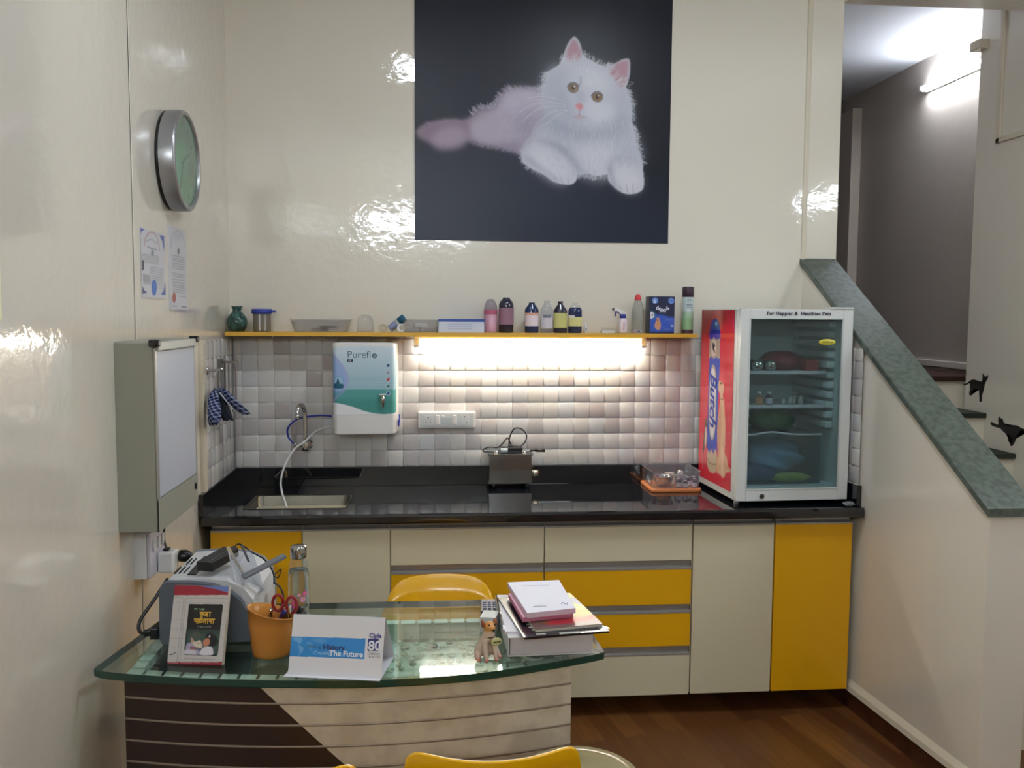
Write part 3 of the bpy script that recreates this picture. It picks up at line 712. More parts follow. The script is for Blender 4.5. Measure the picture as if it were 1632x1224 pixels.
# tall pale dog
A.fill(z1([(200, 462), (216, 468), (232, 492), (230, 520), (224, 560), (232, 580), (234, 620), (238, 680), (242, 760), (240, 860), (238, 920), (250, 950), (262, 1010), (280, 1030), (276, 1042), (244, 1050), (240, 1070), (224, 1080), (212, 1060), (200, 1050), (188, 1040), (188, 980), (196, 930), (192, 860), (190, 760), (198, 680), (206, 600), (204, 540), (196, 510)]), (222, 178, 146), .8)
A.fill(z1([(206, 600), (216, 640), (214, 760), (210, 860), (198, 960), (194, 860), (192, 760), (200, 680)]), (200, 150, 118), 1.2, .8)
A.fill(z1([(218, 880), (230, 900), (232, 1000), (226, 1060), (216, 1050), (214, 960)]), (236, 200, 170), 1, .8)
A.ell(*z1([(212, 476)])[0], 1.2, 1.6, (50, 36, 34), blur=.5)
A.line(z1([(208, 572), (220, 580), (233, 575)]), (150, 90, 70), 1.6); A.line(z1([(236, 940), (244, 1010), (278, 1036)]), (186, 140, 108), 1.4, .8)
A.line(z1([(190, 940), (196, 1000), (196, 1040)]), (170, 126, 100), 1.2, .8)
s_ = A.mesh('side_print', print_mat('side_sheet_print', .12, coat=.6), t, lambda U, V: (U*0-.0012, D_-.004-(D_-.004-.062)*U, z0+.028+(H_-z0-.032)*V))
text('side_lettering', 'Butch', .100, mat('blue_lettering', (34, 56, 150), .4), s_, (-.0022, .288, .405), rot=Euler((Matrix(((0, 0, -1), (0, -1, 0), (-1, 0, 0)))).to_euler()), extrude=.0002, shear=.35, offset=.002)

# ---- inside
def fw(x, y, z): return tuple(FR.matrix_basis @ Vector((x, y, z)))
FR.matrix_basis  # (location and turn of the fridge)
FM = Matrix.Translation((1.228, -.530, .862)) @ Matrix.Rotation(R(2.5), 4, 'Z')
def fw(x, y, z): return tuple(FM @ Vector((x, y, z)))
M['shelf_w'] = mat('white_shelf_wire', (196, 198, 206), .35)
for z in (.536, .394):
    mb = MB().box(.05, W_-.062, .095, .104, z-.010, z+.004, bevel=.002).box(.04, W_-.052, .10, D_-.06, z-.004, z, bevel=.0005)
    mb.build('shelf', M['shelf_w'], t)
M['bin'] = thin_glass('bin_plastic', (232, 240, 244), .05, 1.3, .07, (170, 190, 200))
top = [(.046+.35*k/16, .078, .272 + (.012*math.exp(-((k-6)/3.)**2))) for k in range(17)]
mb = MB(); mb.prism([(x, z) for x, _, z in top] + [(.396, .072), (.05, .072)], 'y', .078, .082)
mb.box(.046, .05, .082, D_-.07, .072, .27).box(.392, .396, .082, D_-.07, .072, .27).box(.05, .392, .082, D_-.07, .068, .072).box(.05, .392, D_-.074, D_-.07, .072, .27)
mb.build('crisper_bin', M['bin'], t)
mb = MB().tube([(.046+.35*k/16, .077, .275 + (.012*math.exp(-((k-6)/3.)**2))) for k in range(17)], .0045, 8, smooth_path=False); mb.build('bin_rim', M['shelf_w'], t)

def bag(name, label, cat, c, size, m, seed, amp=.22, seg=28, rings=18, cut=True):
    """crumpled bag: a lumpy closed blob that sits flat at its base"""
    rnd = random.Random(seed); ph = [(rnd.uniform(0, 6), rnd.uniform(0, 6), rnd.uniform(2, 7), rnd.uniform(2, 7)) for _ in range(6)]
    rr = []
    for i in range(rings+1):
        th = pi*i/rings; q = max(sin(th), .001); ring = []
        for k in range(seg):
            a = 2*pi*k/seg; d = 1 + amp*sum(sin(p[2]*round(1)*a*1 // 1 + p[0] if False else round(p[2])*a + p[0] + p[3]*th)*.3 for p in ph)/1.6
            x, y, z = size[0]*q*cos(a)*d, size[1]*q*sin(a)*d, -size[2]*cos(th)*(.9+.1*d)
            ring.append((x, y, max(z, -size[2]*.82) + size[2]*.82))
        rr.append(ring)
    mb = MB(); mb.loft(rr); o = mb.build(name, m, loc=c); return tag(o, label, cat)
jm = mat('jar_dark', (60, 66, 72), .2)
for x, lb in ((.128, 'leftmost steel-lidded jar lying on the top shelf of the fridge'), (.185, 'steel-lidded jar lying beside the red bag in the fridge')):
    v = thing('lidded_jar', lb, 'jar', fw(x, .12, .536+.0245), R(2.5), group='jars lying on the top fridge shelf')
    MB().lathe([(.019, 0), (.0235, .006), (.0235, .07), (.02, .075)], seg=22, M=Matrix.Rotation(R(-90), 4, 'X')).build('glass_body', jm, v)
    MB().lathe([(.001, -.013), (.010, -.012), (.018, -.008), (.0228, -.002), (.0238, .005), (.0238, .008)], seg=24, M=Matrix.Rotation(R(-90), 4, 'X')).build('lid', M['chrome'], v)
bag('plastic_bag', 'dark red bag slumped on the top shelf of the fridge', 'bag', fw(.285, .24, .536), (.095, .07, .045), mat('dark_red_bag', (150, 40, 66), .4), 3)
tag(MB().box(-.03, .03, -.03, .03, 0, .05, bevel=.003).build('carton', mat('red_carton', (150, 34, 34), .4), loc=fw(.372, .16, .5365)), 'small red carton at the right of the top fridge shelf', 'carton')
for x, c, lc, lb in ((.140, (150, 120, 96), (214, 150, 110), 'small bottle with an orange label on the middle fridge shelf'), (.182, (40, 40, 52), (190, 190, 206), 'small dark bottle with a grey label on the middle fridge shelf')):
    v = thing('medicine_bottle', lb, 'bottle', fw(x, .125, .3945)); mg = mat('little_bottle', c, .15)
    MB().lathe([(.0125, 0), (.0135, .003), (.0135, .036), (.007, .044), (.0068, .047)], seg=18).build('glass_body', mg, v)
    MB().lathe([(.0138, .008), (.0138, .032)], seg=18, cap=False).build('paper_label', mat('little_label', lc, .5), v)
    MB().lathe([(.0078, .046), (.0078, .056), (.001, .057)], seg=14).build('cap', mat('little_cap', (206, 206, 212), .3), v)
for i, (x, y, h) in enumerate(((.262, .16, .026), (.288, .15, .034), (.312, .17, .040), (.335, .15, .036))):
    v = tag(MB().lathe([(.010, 0), (.0105, .002), (.0105, h*.7), (.006, h*.82), (.0065, h)], seg=14).build('vial', mat('pale_vial', (150, 156, 152), .15), loc=fw(x, y, .3945)),
            ('shortest pale vial on the middle fridge shelf', 'second pale vial from the left of the four on the middle fridge shelf', 'tallest pale vial on the middle fridge shelf', 'rightmost pale vial on the middle fridge shelf')[i], 'vial', 'vials on the middle fridge shelf')
bag('plastic_bag', 'dark green bag lying on top of the fridge bin', 'bag', fw(.245, .24, .276), (.10, .08, .058), mat('dark_green_bag', (30, 104, 58), .35), 8)
tag(MB().box(.05, .392, .09, .37, .270, .2755).xform(FM).build('bin_cover', mat('grey_glass_shelf', (120, 134, 138), .2)), 'grey shelf that covers the bin of the fridge', 'shelf')
bag('plastic_bag', 'pale blue bag filling the upper part of the fridge bin', 'bag', fw(.245, .22, .112), (.125, .11, .068), mat('pale_blue_bag', (150, 192, 232), .35), 12, .3)
bag('plastic_bag', 'navy bag in the bottom of the fridge bin', 'bag', fw(.155, .16, .073), (.09, .06, .038), mat('navy_bag', (72, 90, 140), .4), 15, .28)
bag('food_packet', 'yellow-green packet lying at the bottom front of the fridge bin', 'packet', fw(.285, .125, .073), (.085, .032, .020), mat('yellow_packet', (210, 212, 92), .4), 21, .2)
bag('plastic_wrapper', 'crumpled clear wrapper on the worktop at the right foot of the fridge', 'wrapper', (1.688, -.565, .861), (.022, .016, .011), mat('clear_wrapper', (120, 122, 128), .15), 31, .5)
def at(px, py, y):
    """where a line of sight of the survey photograph meets the upright plane at depth y"""
    d = _fwd*FPX + _r2*(px-816) - _u2*(py-612); q = (y+4.0)/d.y
    return Vector((d.x*q, y, 1.63+d.z*q))
# ================================================================ cat poster
CW, CH = 440, 442
f = homog([(63, 0), (1328, 0), (1296, 1187), (65, 1163)], [(0, 44.7), (441, 28.5), (440, 442), (0, 443)])
A = Art(CW, CH, (20, 23, 36), f)
A.ell(300, 1000, 700, 420, (32, 40, 58), blur=50).ell(900, 1150, 500, 220, (30, 38, 56), blur=40)
A.ell(250, 450, 300, 420, (36, 38, 54), blur=45, alpha=.8)
rnd = random.Random(11)
def hairs(pts, col, n, ln, wd=1.0, jit=8, ang=None, alpha=.5, spread=.5, out=None):
    P = [tuple(v)[:2] for v in spline([(x, y, 0) for x, y in pts], 10)]
    for _ in range(n):
        i = rnd.randrange(len(P)-1); (x, y), (x2, y2) = P[i], P[i+1]
        a = (math.atan2(y2-y, x2-x) + pi/2*(out or 0) if ang is None else ang) + rnd.uniform(-spread, spread)
        x += rnd.uniform(-jit, jit); y += rnd.uniform(-jit, jit); l = ln*rnd.uniform(.5, 1.2)
        A.line([(x, y), (x+l*cos(a), y+l*sin(a))], col, wd, .4, alpha*rnd.uniform(.5, 1), False)
# hindquarters
A.fill([(80, 650), (130, 605), (220, 585), (300, 588), (350, 560), (385, 530), (440, 530), (475, 490), (520, 440), (600, 438), (680, 445), (740, 520), (760, 700), (620, 745), (500, 722), (400, 700), (310, 680), (220, 690), (140, 680)], (158, 144, 162), 3.5)
A.fill([(80, 650), (150, 600), (260, 590), (330, 600), (330, 660), (220, 700), (140, 690)], (132, 110, 128), 4, .8)
A.fill([(330, 620), (400, 560), (470, 520), (520, 450), (640, 445), (720, 520), (740, 690), (600, 735), (480, 700), (380, 690)], (178, 168, 186), 5)
A.fill([(145, 680), (170, 640), (230, 615), (300, 625), (318, 665), (290, 708), (200, 722), (160, 705)], (172, 156, 176), 5, .8)
A.line([(170, 690), (185, 712)], (130, 115, 135), 1.5, .6, .6).line([(205, 700), (212, 722)], (130, 115, 135), 1.5, .6, .6)
A.fill([(480, 500), (540, 450), (640, 450), (720, 520), (680, 580), (560, 560)], (192, 184, 202), 7, .8)
hairs([(350, 560), (385, 530), (440, 528), (475, 488), (520, 440), (600, 436), (680, 440)], (176, 168, 186), 150, 26, 1.1, 5, -2.3, .6, .5)
hairs([(90, 640), (150, 600), (300, 585)], (150, 130, 148), 60, 22, 1, 6, -2.8, .5, .4)
hairs([(330, 690), (420, 705), (520, 725), (600, 740)], (150, 140, 158), 70, 20, 1, 6, 2.6, .5, .5)
# chest and head silhouette
body = [(700, 400), (712, 352), (765, 318), (787, 272), (806, 222), (832, 186), (846, 184), (868, 214), (886, 272), (930, 300), (985, 325), (1030, 316), (1078, 293), (1106, 291), (1113, 330), (1106, 390), (1093, 432), (1114, 480), (1122, 545), (1120, 600), (1140, 655), (1138, 690), (1156, 740), (1172, 795), (1172, 825), (1150, 838), (1100, 850), (1000, 850), (945, 858), (900, 845), (852, 850), (780, 800), (700, 800), (600, 800), (582, 760), (585, 715), (640, 640), (690, 560), (680, 450)]
A.fill(body, (192, 194, 208), .7)
A.fill([(585, 740), (640, 690), (720, 700), (790, 745), (835, 800), (852, 855), (840, 888), (806, 898), (745, 886), (690, 850), (610, 805)], (200, 201, 213), .8)
A.fill([(1010, 800), (1060, 765), (1130, 780), (1168, 815), (1178, 880), (1170, 925), (1128, 944), (1072, 938), (1014, 892), (1000, 850)], (198, 198, 209), .8)
# soft modelling of the printed fur
A.fill([(690, 560), (760, 590), (830, 610), (930, 625), (980, 600), (960, 660), (840, 680), (720, 650)], (166, 170, 188), 9, .75)
A.fill([(700, 690), (800, 720), (860, 800), (900, 845), (850, 845), (820, 780), (760, 730)], (158, 162, 182), 6, .8)
A.fill([(880, 700), (1000, 700), (1030, 770), (1000, 845), (930, 850), (870, 800)], (212, 213, 222), 12, .8)
A.fill([(1000, 800), (1040, 760), (1120, 770), (1160, 800), (1100, 790), (1040, 800), (1010, 850)], (164, 168, 186), 5, .6)
A.fill([(1000, 640), (1090, 600), (1130, 680), (1160, 770), (1080, 740)], (178, 182, 198), 10, .7)
A.fill([(700, 380), (760, 330), (800, 380), (800, 470), (780, 560), (700, 540), (690, 450)], (176, 180, 196), 9, .8)
A.fill([(860, 330), (960, 340), (1010, 400), (1000, 460), (920, 440), (870, 400)], (212, 213, 222), 10, .9)
A.fill([(900, 480), (1000, 500), (1060, 560), (980, 610), (900, 590)], (210, 211, 221), 8, .9)
A.fill([(1060, 430), (1100, 470), (1110, 580), (1060, 600), (1040, 500)], (184, 187, 202), 8, .8)
A.fill([(610, 750), (680, 740), (760, 790), (800, 850), (780, 880), (700, 840)], (216, 216, 226), 9, .8)
A.fill([(1040, 830), (1120, 830), (1160, 880), (1130, 930), (1060, 900)], (214, 213, 222), 7, .8)
for a in ((740, 850, 752, 886), (775, 862, 782, 896), (806, 866, 812, 896)): A.line([(a[0], a[1]), (a[2], a[3])], (158, 160, 178), 1.6, .8, .6, False)
for a in ((1060, 905, 1070, 938), (1092, 900, 1098, 942), (1122, 895, 1128, 942)): A.line([(a[0], a[1]), (a[2], a[3])], (150, 140, 150), 1.6, .8, .6, False)
A.fill([(700, 540), (770, 590), (840, 625), (930, 640), (1000, 615), (1060, 560), (1110, 600), (1040, 660), (930, 690), (800, 665), (700, 610)], (150, 155, 176), 8, .5)
A.fill([(770, 450), (800, 480), (830, 540), (850, 600), (790, 570), (750, 510)], (160, 164, 184), 7, .6)
A.fill([(650, 690), (720, 690), (800, 730), (845, 790), (870, 840), (850, 820), (800, 760), (720, 712)], (140, 144, 168), 4, .6)
A.fill([(585, 760), (620, 800), (690, 845), (745, 880), (800, 893), (760, 870), (680, 810), (620, 760)], (150, 152, 174), 4, .55)
A.fill([(1000, 800), (1012, 860), (1020, 895), (1060, 930), (1035, 880), (1020, 820)], (140, 142, 162), 3, .6)
A.fill([(560, 560), (640, 520), (690, 560), (640, 660), (590, 720), (560, 660)], (146, 138, 162), 9, .55)
A.fill([(480, 700), (560, 690), (600, 735), (520, 725)], (130, 120, 146), 5, .6)
# ears
A.fill([(800, 300), (808, 240), (838, 192), (862, 225), (876, 268), (845, 300)], (176, 140, 154), 2, .95)
A.fill([(815, 285), (825, 230), (842, 205), (858, 240), (862, 275)], (182, 134, 148), 3, .6)
A.fill([(1008, 340), (1065, 303), (1104, 297), (1104, 340), (1090, 410), (1062, 425), (1030, 380)], (180, 142, 156), 2, .95)
A.fill([(1030, 345), (1075, 315), (1092, 340), (1075, 400), (1050, 390)], (184, 134, 148), 4, .5)
hairs([(775, 300), (800, 320), (840, 300)], (206, 204, 214), 40, 45, 1, 12, -1.0, .6, .5)
hairs([(1000, 350), (1040, 400), (1080, 430)], (204, 204, 214), 50, 45, 1, 10, -.6, .5, .5)
A.line([(775, 285), (800, 290), (850, 300)], (215, 212, 222), 1, .4, .6).line([(1095, 400), (1130, 405)], (190, 180, 190), 1, .4, .5)
# eyes
for ex, ey in ((835, 430), (952, 475)):
    A.ell(ex, ey, 28, 25, (58, 50, 52), .2, 1.0, .9)  .ell(ex, ey, 23, 20, (122, 92, 62), .2, .7)
    A.ell(ex+2, ey+5, 17, 12, (160, 122, 78), .2, 2, .8).ell(ex, ey-1, 9, 12, (28, 24, 26), .1, .8).ell(ex+5, ey-7, 4, 4, (220, 220, 225), blur=.5)
    A.line([(ex-30, ey-6), (ex-14, ey-24), (ex+10, ey-25), (ex+28, ey-8)], (70, 62, 66), 1.6, .5, .8)
A.fill([(862, 440), (885, 460), (890, 500), (870, 505), (850, 490)], (176, 176, 190), 4, .7)
A.fill([(845, 513), (866, 503), (884, 520), (871, 538), (854, 532)], (200, 134, 144), 1); A.ell(853, 528, 4, 7, (230, 170, 172), blur=.8, alpha=.7)
A.line([(866, 540), (864, 560)], (150, 110, 122), 1.3, .6, .8).line([(838, 572), (852, 566), (864, 560), (878, 570), (892, 572)], (168, 130, 142), 1.4, .7, .8)
A.ell(864, 572, 16, 8, (196, 150, 160), blur=1.5, alpha=.7).ell(880, 590, 40, 14, (172, 174, 190), blur=5, alpha=.6)
for k in range(26): A.line([(885+rnd.uniform(-40, 60), 330+rnd.uniform(-15, 30)), (885+rnd.uniform(-30, 60), 400+rnd.uniform(-10, 20))], rnd.choice([(216, 217, 226), (170, 173, 188)]), 1, .7, .35, False)
A.line([(872, 380), (868, 420)], (140, 140, 152), 3, 2, .6, False)
# fur strokes
hairs([(712, 352), (700, 400), (684, 450), (690, 520)], (200, 201, 212), 90, 26, 1, 6, 2.8, .55, .5)
hairs([(1093, 432), (1114, 480), (1122, 545), (1120, 600), (1140, 655), (1138, 690), (1156, 740), (1172, 795)], (198, 199, 210), 150, 22, 1, 6, .6, .6, .5)
hairs([(886, 272), (930, 300), (985, 325), (1010, 322)], (206, 206, 216), 60, 20, 1, 5, -1.2, .5, .5)
hairs([(860, 850), (900, 850), (945, 860), (1000, 852)], (186, 188, 202), 60, 18, 1, 5, 1.6, .6, .4)
hairs([(585, 720), (584, 760), (610, 805), (690, 850)], (190, 190, 204), 50, 16, 1, 5, 2.4, .5, .5)
for _ in range(520):
    x, y = rnd.uniform(700, 1130), rnd.uniform(580, 840); a = 1.5+(900-x)*-.0016+rnd.uniform(-.35, .35); l = rnd.uniform(14, 34)
    A.line([(x, y), (x+l*cos(a), y+l*sin(a))], rnd.choice([(218, 218, 228), (208, 210, 220), (172, 176, 192), (182, 184, 198)]), 1.1, .6, .28, False)
for _ in range(200):
    x, y = rnd.uniform(480, 720), rnd.uniform(470, 700); a = 2.7+rnd.uniform(-.35, .35); l = rnd.uniform(14, 34)
    A.line([(x, y), (x+l*cos(a), y+l*sin(a))], rnd.choice([(196, 188, 204), (160, 148, 168)]), 1.1, .7, .25, False)
# whiskers
for pts in ([(800, 500), (740, 478), (660, 472), (610, 480)], [(800, 512), (720, 500), (640, 512), (570, 548)], [(800, 522), (720, 520), (640, 545), (585, 600)], [(806, 535), (740, 545), (670, 590), (630, 650)], [(806, 540), (760, 560), (700, 610)]):
    A.line(pts, (222, 222, 230), .9, .35, .55)
pm = print_mat('poster_print', .36, spec=.35)
poster = thing('cat_poster', 'large dark poster of a fluffy white cat lying down, on the back wall', 'poster', (.4945, 0, 2.527))
MB().box(-.57, .57, -.004, -.0005, -.573, .573).build('backing', mat('poster_backing', (60, 62, 70), .5), poster)
A.mesh('printed_sheet', pm, poster, lambda U, V: (-.57+1.14*U, U*0-.0048, -.573+1.146*V))

# ================================================================ things on the left wall
LM = Matrix(((0, -1, 0, 0), (1, 0, 0, 0), (0, 0, 1, 0), (0, 0, 0, 1)))
t = thing('wall_clock', 'round silver-rimmed wall clock with a greenish glass face, seen edge-on', 'clock', (LX, -.865, 2.135), R(90))
# local: x along the wall (to the back), -y into the room
RY = Matrix.Rotation(R(90), 4, 'X')
MB().lathe([(.158, 0), (.164, .004), (.164, .010), (.160, .013)], seg=48, M=RY).build('back_ring', M['black_pl'], t)
MB().lathe([(.166, .012), (.166, .056), (.163, .062), (.156, .064), (.150, .062), (.149, .052)], seg=56, M=RY, cap=False).build('case', mat('silver_case', (165, 165, 168), .3, metal=.7), t)
MB().lathe([(.150, .044), (.001, .044)], seg=40, M=RY).build('dial', mat('pale_green_dial', (206, 236, 218), .35), t)
mb = MB()
for k in range(12):
    a = k*pi/6; mb.box(-.003, .003, -.0455, -.0445, .118, .138, M=Matrix.Rotation(a, 4, 'Y'))
mb.build('hour_marks', mat('mark_grey', (90, 110, 100), .5), t)
for nm, a, l, wd in (('hour_hand', 1.1, .075, .004), ('minute_hand', 3.6, .11, .003)):
    MB().box(-wd, wd, -.0475, -.0463, -.015, l, M=Matrix.Rotation(a, 4, 'Y')).build(nm, M['black_pl'], t)
MB().lathe([(.149, .056), (.001, .058)], seg=40, M=RY, cap=False).build('glass', thin_glass('clock_glass', (190, 225, 205), .02, 1.6, .35, (168, 214, 186)), t)

def sheet(name, label, y0, y1, z0, z1, art, th=.002):
    t = thing(name, label, 'certificate', (LX, (y0+y1)/2, (z0+z1)/2), R(90)); w2, h2 = abs(y1-y0)/2, (z1-z0)/2
    MB().box(-w2, w2, -th, -.0004, -h2, h2).build('board', mat(name+'_white', (214, 214, 218), .35), t)
    art.mesh('print', print_mat(name+'_print', .2), t, lambda U, V: (-w2+2*w2*U, U*0-th-.0006, -h2+2*h2*V))
    return t
f = homog([(135, 155), (405, 215), (425, 975), (155, 960)], [(0, 0), (90, 0), (90, 110), (0, 110)])
A = Art(90, 110, (206, 206, 214), f); b = (84, 104, 176); g = (112, 116, 132)
A.fill([(138, 165), (185, 185), (150, 205), (138, 245)], b, .5, smooth=False).fill([(345, 235), (405, 240), (405, 430), (380, 300)], b, .6, smooth=False)
A.fill([(158, 815), (180, 870), (215, 900), (158, 912)], (80, 84, 130), .6, smooth=False).fill([(420, 760), (428, 925), (360, 918), (395, 880)], b, .6, smooth=False)
A.line([(178, 360), (195, 270), (240, 215), (285, 215), (325, 270), (352, 400)], (188, 158, 162), 3.2, 1)
A.line([(205, 310), (265, 290), (320, 335)], g, 2, 1, .5).line([(215, 378), (320, 405)], g, 2, .6, .8, False)
A.rect(255, 410, 285, 475, g, 1, .8); A.fill([(150, 530), (175, 530), (180, 640), (152, 645)], (60, 64, 84), .6, smooth=False)
for y in range(455, 560, 18): A.line([(148, y), (340, y+25)], g, 1.4, .6, .5, False)
for y in range(600, 800, 24): A.line([(165 if y > 680 else 245, y), (395, y+22)], g, 1.4, .6, .55, False)
A.fill([(160, 680), (240, 700), (250, 780), (170, 790)], (150, 152, 160), 1, .7, False)
A.ell(290, 838, 30, 92, (62, 108, 196), blur=.6).ell(290, 838, 18, 60, (84, 130, 206), blur=1, alpha=.7); A.line([(330, 835), (400, 855)], (170, 172, 180), 3, 1, .6, False)
sheet('wall_certificate', 'certificate with blue corners and a blue seal on the left wall', -1.19, -.95, 1.672, 1.885, A)
f = homog([(455, 75), (650, 130), (670, 1120), (485, 1105)], [(0, 0), (80, 0), (80, 120), (0, 120)])
A = Art(80, 120, (208, 208, 216), f)
A.line([(480, 330), (500, 200), (560, 150), (610, 210), (640, 320)], (172, 178, 196), 5, 2, .6); A.ell(555, 215, 45, 40, (180, 186, 202), blur=2, alpha=.6); A.ell(565, 400, 12, 40, (96, 100, 112), blur=.8)
for y in (452, 484, 510, 545, 575, 605, 670, 700, 740, 775, 805, 830, 860, 890): A.line([(500, y), (635, y+28)], (118, 120, 134), 1.6, .6, .6, False)
A.ell(518, 965, 20, 62, (168, 84, 78), blur=.6); A.line([(570, 950), (650, 965)], (120, 122, 134), 1.4, .5, .6, False).line([(505, 1060), (550, 1068)], (110, 112, 124), 2, .8, .6, False).line([(600, 1075), (660, 1085)], (90, 92, 104), 2.4, .8, .7, False)
sheet('wall_certificate', 'taller narrow certificate with a red seal on the left wall', -.905, -.705, 1.638, 1.918, A, .006)

# switch plate cut by the left edge of the view
t = thing('switch_plate', 'cream switch plate at the far left edge on the near wall', 'switch', (LX+.022, -2.275, 1.69), R(90))
MB().box(-.125, .125, -.012, -.0002, -.08, .08, bevel=.003).build('plate', mat('cream_plate', (222, 218, 176), .35), t)
for x in (-.07, 0, .07): MB().box(x-.012, x+.012, -.018, -.0125, -.02, .02, bevel=.002).build('switch', mat('cream_switch', (226, 222, 190), .35), t)

# film viewer light box
t = thing('film_viewer', 'grey x-ray film viewer box with a pale screen hung on the left wall', 'light box', (LX, -1.30, 1.285), R(90))
hm = mat('grey_green_enamel', (146, 146, 134), .45, spec=.3)
MB().box(-.205, .205, -.126, -.0004, -.262, .262, bevel=.004).build('housing', hm, t)
MB().box(-.190, .194, -.1295, -.1265, -.168, .236, bevel=.001).build('screen', mat('milky_screen', (190, 194, 206), .3), t)
MB().box(-.205, -.190, -.131, -.1265, -.262, .246, bevel=.001).box(.194, .205, -.131, -.1265, -.262, .246, bevel=.001).build('side_strip', M['alu'], t)
MB().box(-.205, .205, -.1315, -.1265, -.262, -.172, bevel=.001).build('lower_panel', hm, t)
MB().box(-.195, .195, -.139, -.127, .238, .262, bevel=.003).build('film_clip', mat('pale_clip', (186, 186, 176), .35), t)
for x in (-.205, .2): MB().box(x-.014, x+.010, -.145, -.116, .250, .270, bevel=.005).cyl((x-.012, -.130, .26), (x-.02, -.130, .26), .008, 12).build('clip_end', M['black_pl'], t)
MB().box(.165, .178, -.1355, -.1318, -.215, -.195, bevel=.002).build('switch', M['black_pl'], t)
# its lead
cb = MB().tube([(LX+.05, -1.18, 1.03), (LX+.053, -1.19, .99), (LX+.055, -1.21, .93), (LX+.07, -1.22, .892)], .0035, 8, n=5)
tag(cb.build('power_cable', M['black_pl']), 'thin black cable running from the film viewer down to the plug', 'cable')
t = thing('wall_socket', 'white surface socket box under the film viewer', 'socket', (LX, -1.262, .908), R(90))
MB().box(-.072, .072, -.040, -.0004, -.068, .068, bevel=.003).build('back_box', M['white_pl'], t)
MB().box(-.070, .074, -.051, -.0405, -.066, .070, bevel=.003).build('cover_plate', mat('lilac_white_plate', (206, 202, 212), .35), t)
for x in (-.035, .008, .045): MB().box(x-.010, x+.010, -.057, -.0512, .010, .045, bevel=.002).build('switch', M['white_pl'], t)
t = thing('plug_adapter', 'white multi-plug adapter in the left wall socket', 'adapter', (LX+.052, -1.245, .872), R(90))
MB().box(-.028, .028, -.048, -.0003, -.032, .032, bevel=.006).build('housing', M['white_pl'], t)
MB().box(-.012, .012, -.030, -.012, .0325, .040, bevel=.003).build('small_plug', M['black_pl'], t)
t = thing('power_plug', 'black round plug pushed into the white adapter', 'plug', (LX+.102, -1.215, .878), R(90))
MB().lathe([(.017, 0), (.019, .004), (.019, .022), (.012, .034), (.006, .042), (.001, .043)], seg=18, M=Matrix.Rotation(R(90), 4, 'X')).build('plug_body', M['black_pl'], t)

# hook rail, utensil rack, cloth mitts
t = thing('hook_rail', 'chrome hook rail with a round flange on the tiled left wall', 'hook', (LX+.012, -.495, 1.405))
MB().lathe([(.017, 0), (.018, .003), (.014, .007), (.006, .009), (.006, .034)], (0, .03, 0), 20, M=Matrix.Rotation(R(90), 4, 'Y')).build('flange', M['chrome'], t)
MB().tube([(.034, -.075, .006), (.034, -.02, .004), (.034, .05, 0), (.034, .11, -.002)], .0045, 10).build('rail', M['chrome'], t)
MB().lathe([(.001, -.004), (.009, -.003), (.009, .003), (.001, .004)], (.034, .112, -.002), 16, M=Matrix.Rotation(R(90), 4, 'X')).build('end_knob', M['chrome'], t)
MB().tube([(.034, .075, .0), (.036, .078, -.02), (.036, .08, -.08), (.034, .08, -.105)], .0022, 8).build('hook', M['chrome'], t)
t = thing('utensil_rack', 'steel rack with narrow mauve slats fixed to the tiles in the left corner', 'rack', (LX+.012, -.265, 1.335))
MB().box(0, .004, -.045, .085, -.115, .105, bevel=.001).build('back_plate', mat('dull_steel_plate', (150, 148, 148), .3, metal=.7), t)
mm = mat('mauve_slat', (138, 118, 120), .4)
for i in range(4): MB().box(.012+.012*i, .017+.012*i, .03+.012*i, .040+.012*i, -.12, .085-.004*i, bevel=.001).build('slat', mm if i % 2 else M['steel'], t)
MB().box(.004, .07, .02, .026, .085, .095, bevel=.001).build('top_bar', M['steel'], t)

def checked(name):
    m = mat(name, (24, 34, 74), .85, spec=.2); nt = m.node_tree; b = nt.nodes['Principled BSDF']; tc = nt.nodes.new('ShaderNodeTexCoord')
    mp = nt.nodes.new('ShaderNodeMapping'); mp.inputs['Rotation'].default_value = (.3, .5, .2); nt.links.new(tc.outputs['Object'], mp.inputs['Vector'])
    outs = []
    for ax in 'XYZ':
        wv = nt.nodes.new('ShaderNodeTexWave'); wv.bands_direction = ax; wv.inputs['Scale'].default_value = 26; nt.links.new(mp.outputs[0], wv.inputs['Vector'])
        th = nt.nodes.new('ShaderNodeMath'); th.operation = 'GREATER_THAN'; th.inputs[1].default_value = .78; nt.links.new(wv.outputs['Fac'], th.inputs[0]); outs.append(th)
    ad = nt.nodes.new('ShaderNodeMath'); nt.links.new(outs[0].outputs[0], ad.inputs[0]); nt.links.new(outs[2].outputs[0], ad.inputs[1])
    hf = nt.nodes.new('ShaderNodeMath'); hf.operation = 'MULTIPLY'; hf.inputs[1].default_value = .5; nt.links.new(ad.outputs[0], hf.inputs[0])
    mx = nt.nodes.new('ShaderNodeMix'); mx.data_type = 'RGBA'; mx.inputs['A'].default_value = (*lin((22, 32, 72)), 1); mx.inputs['B'].default_value = (*lin((150, 160, 190)), 1)
    nt.links.new(hf.outputs[0], mx.inputs['Factor']); nt.links.new(mx.outputs['Result'], b.inputs['Base Color']); return m
ck = checked('blue_checked_cloth')
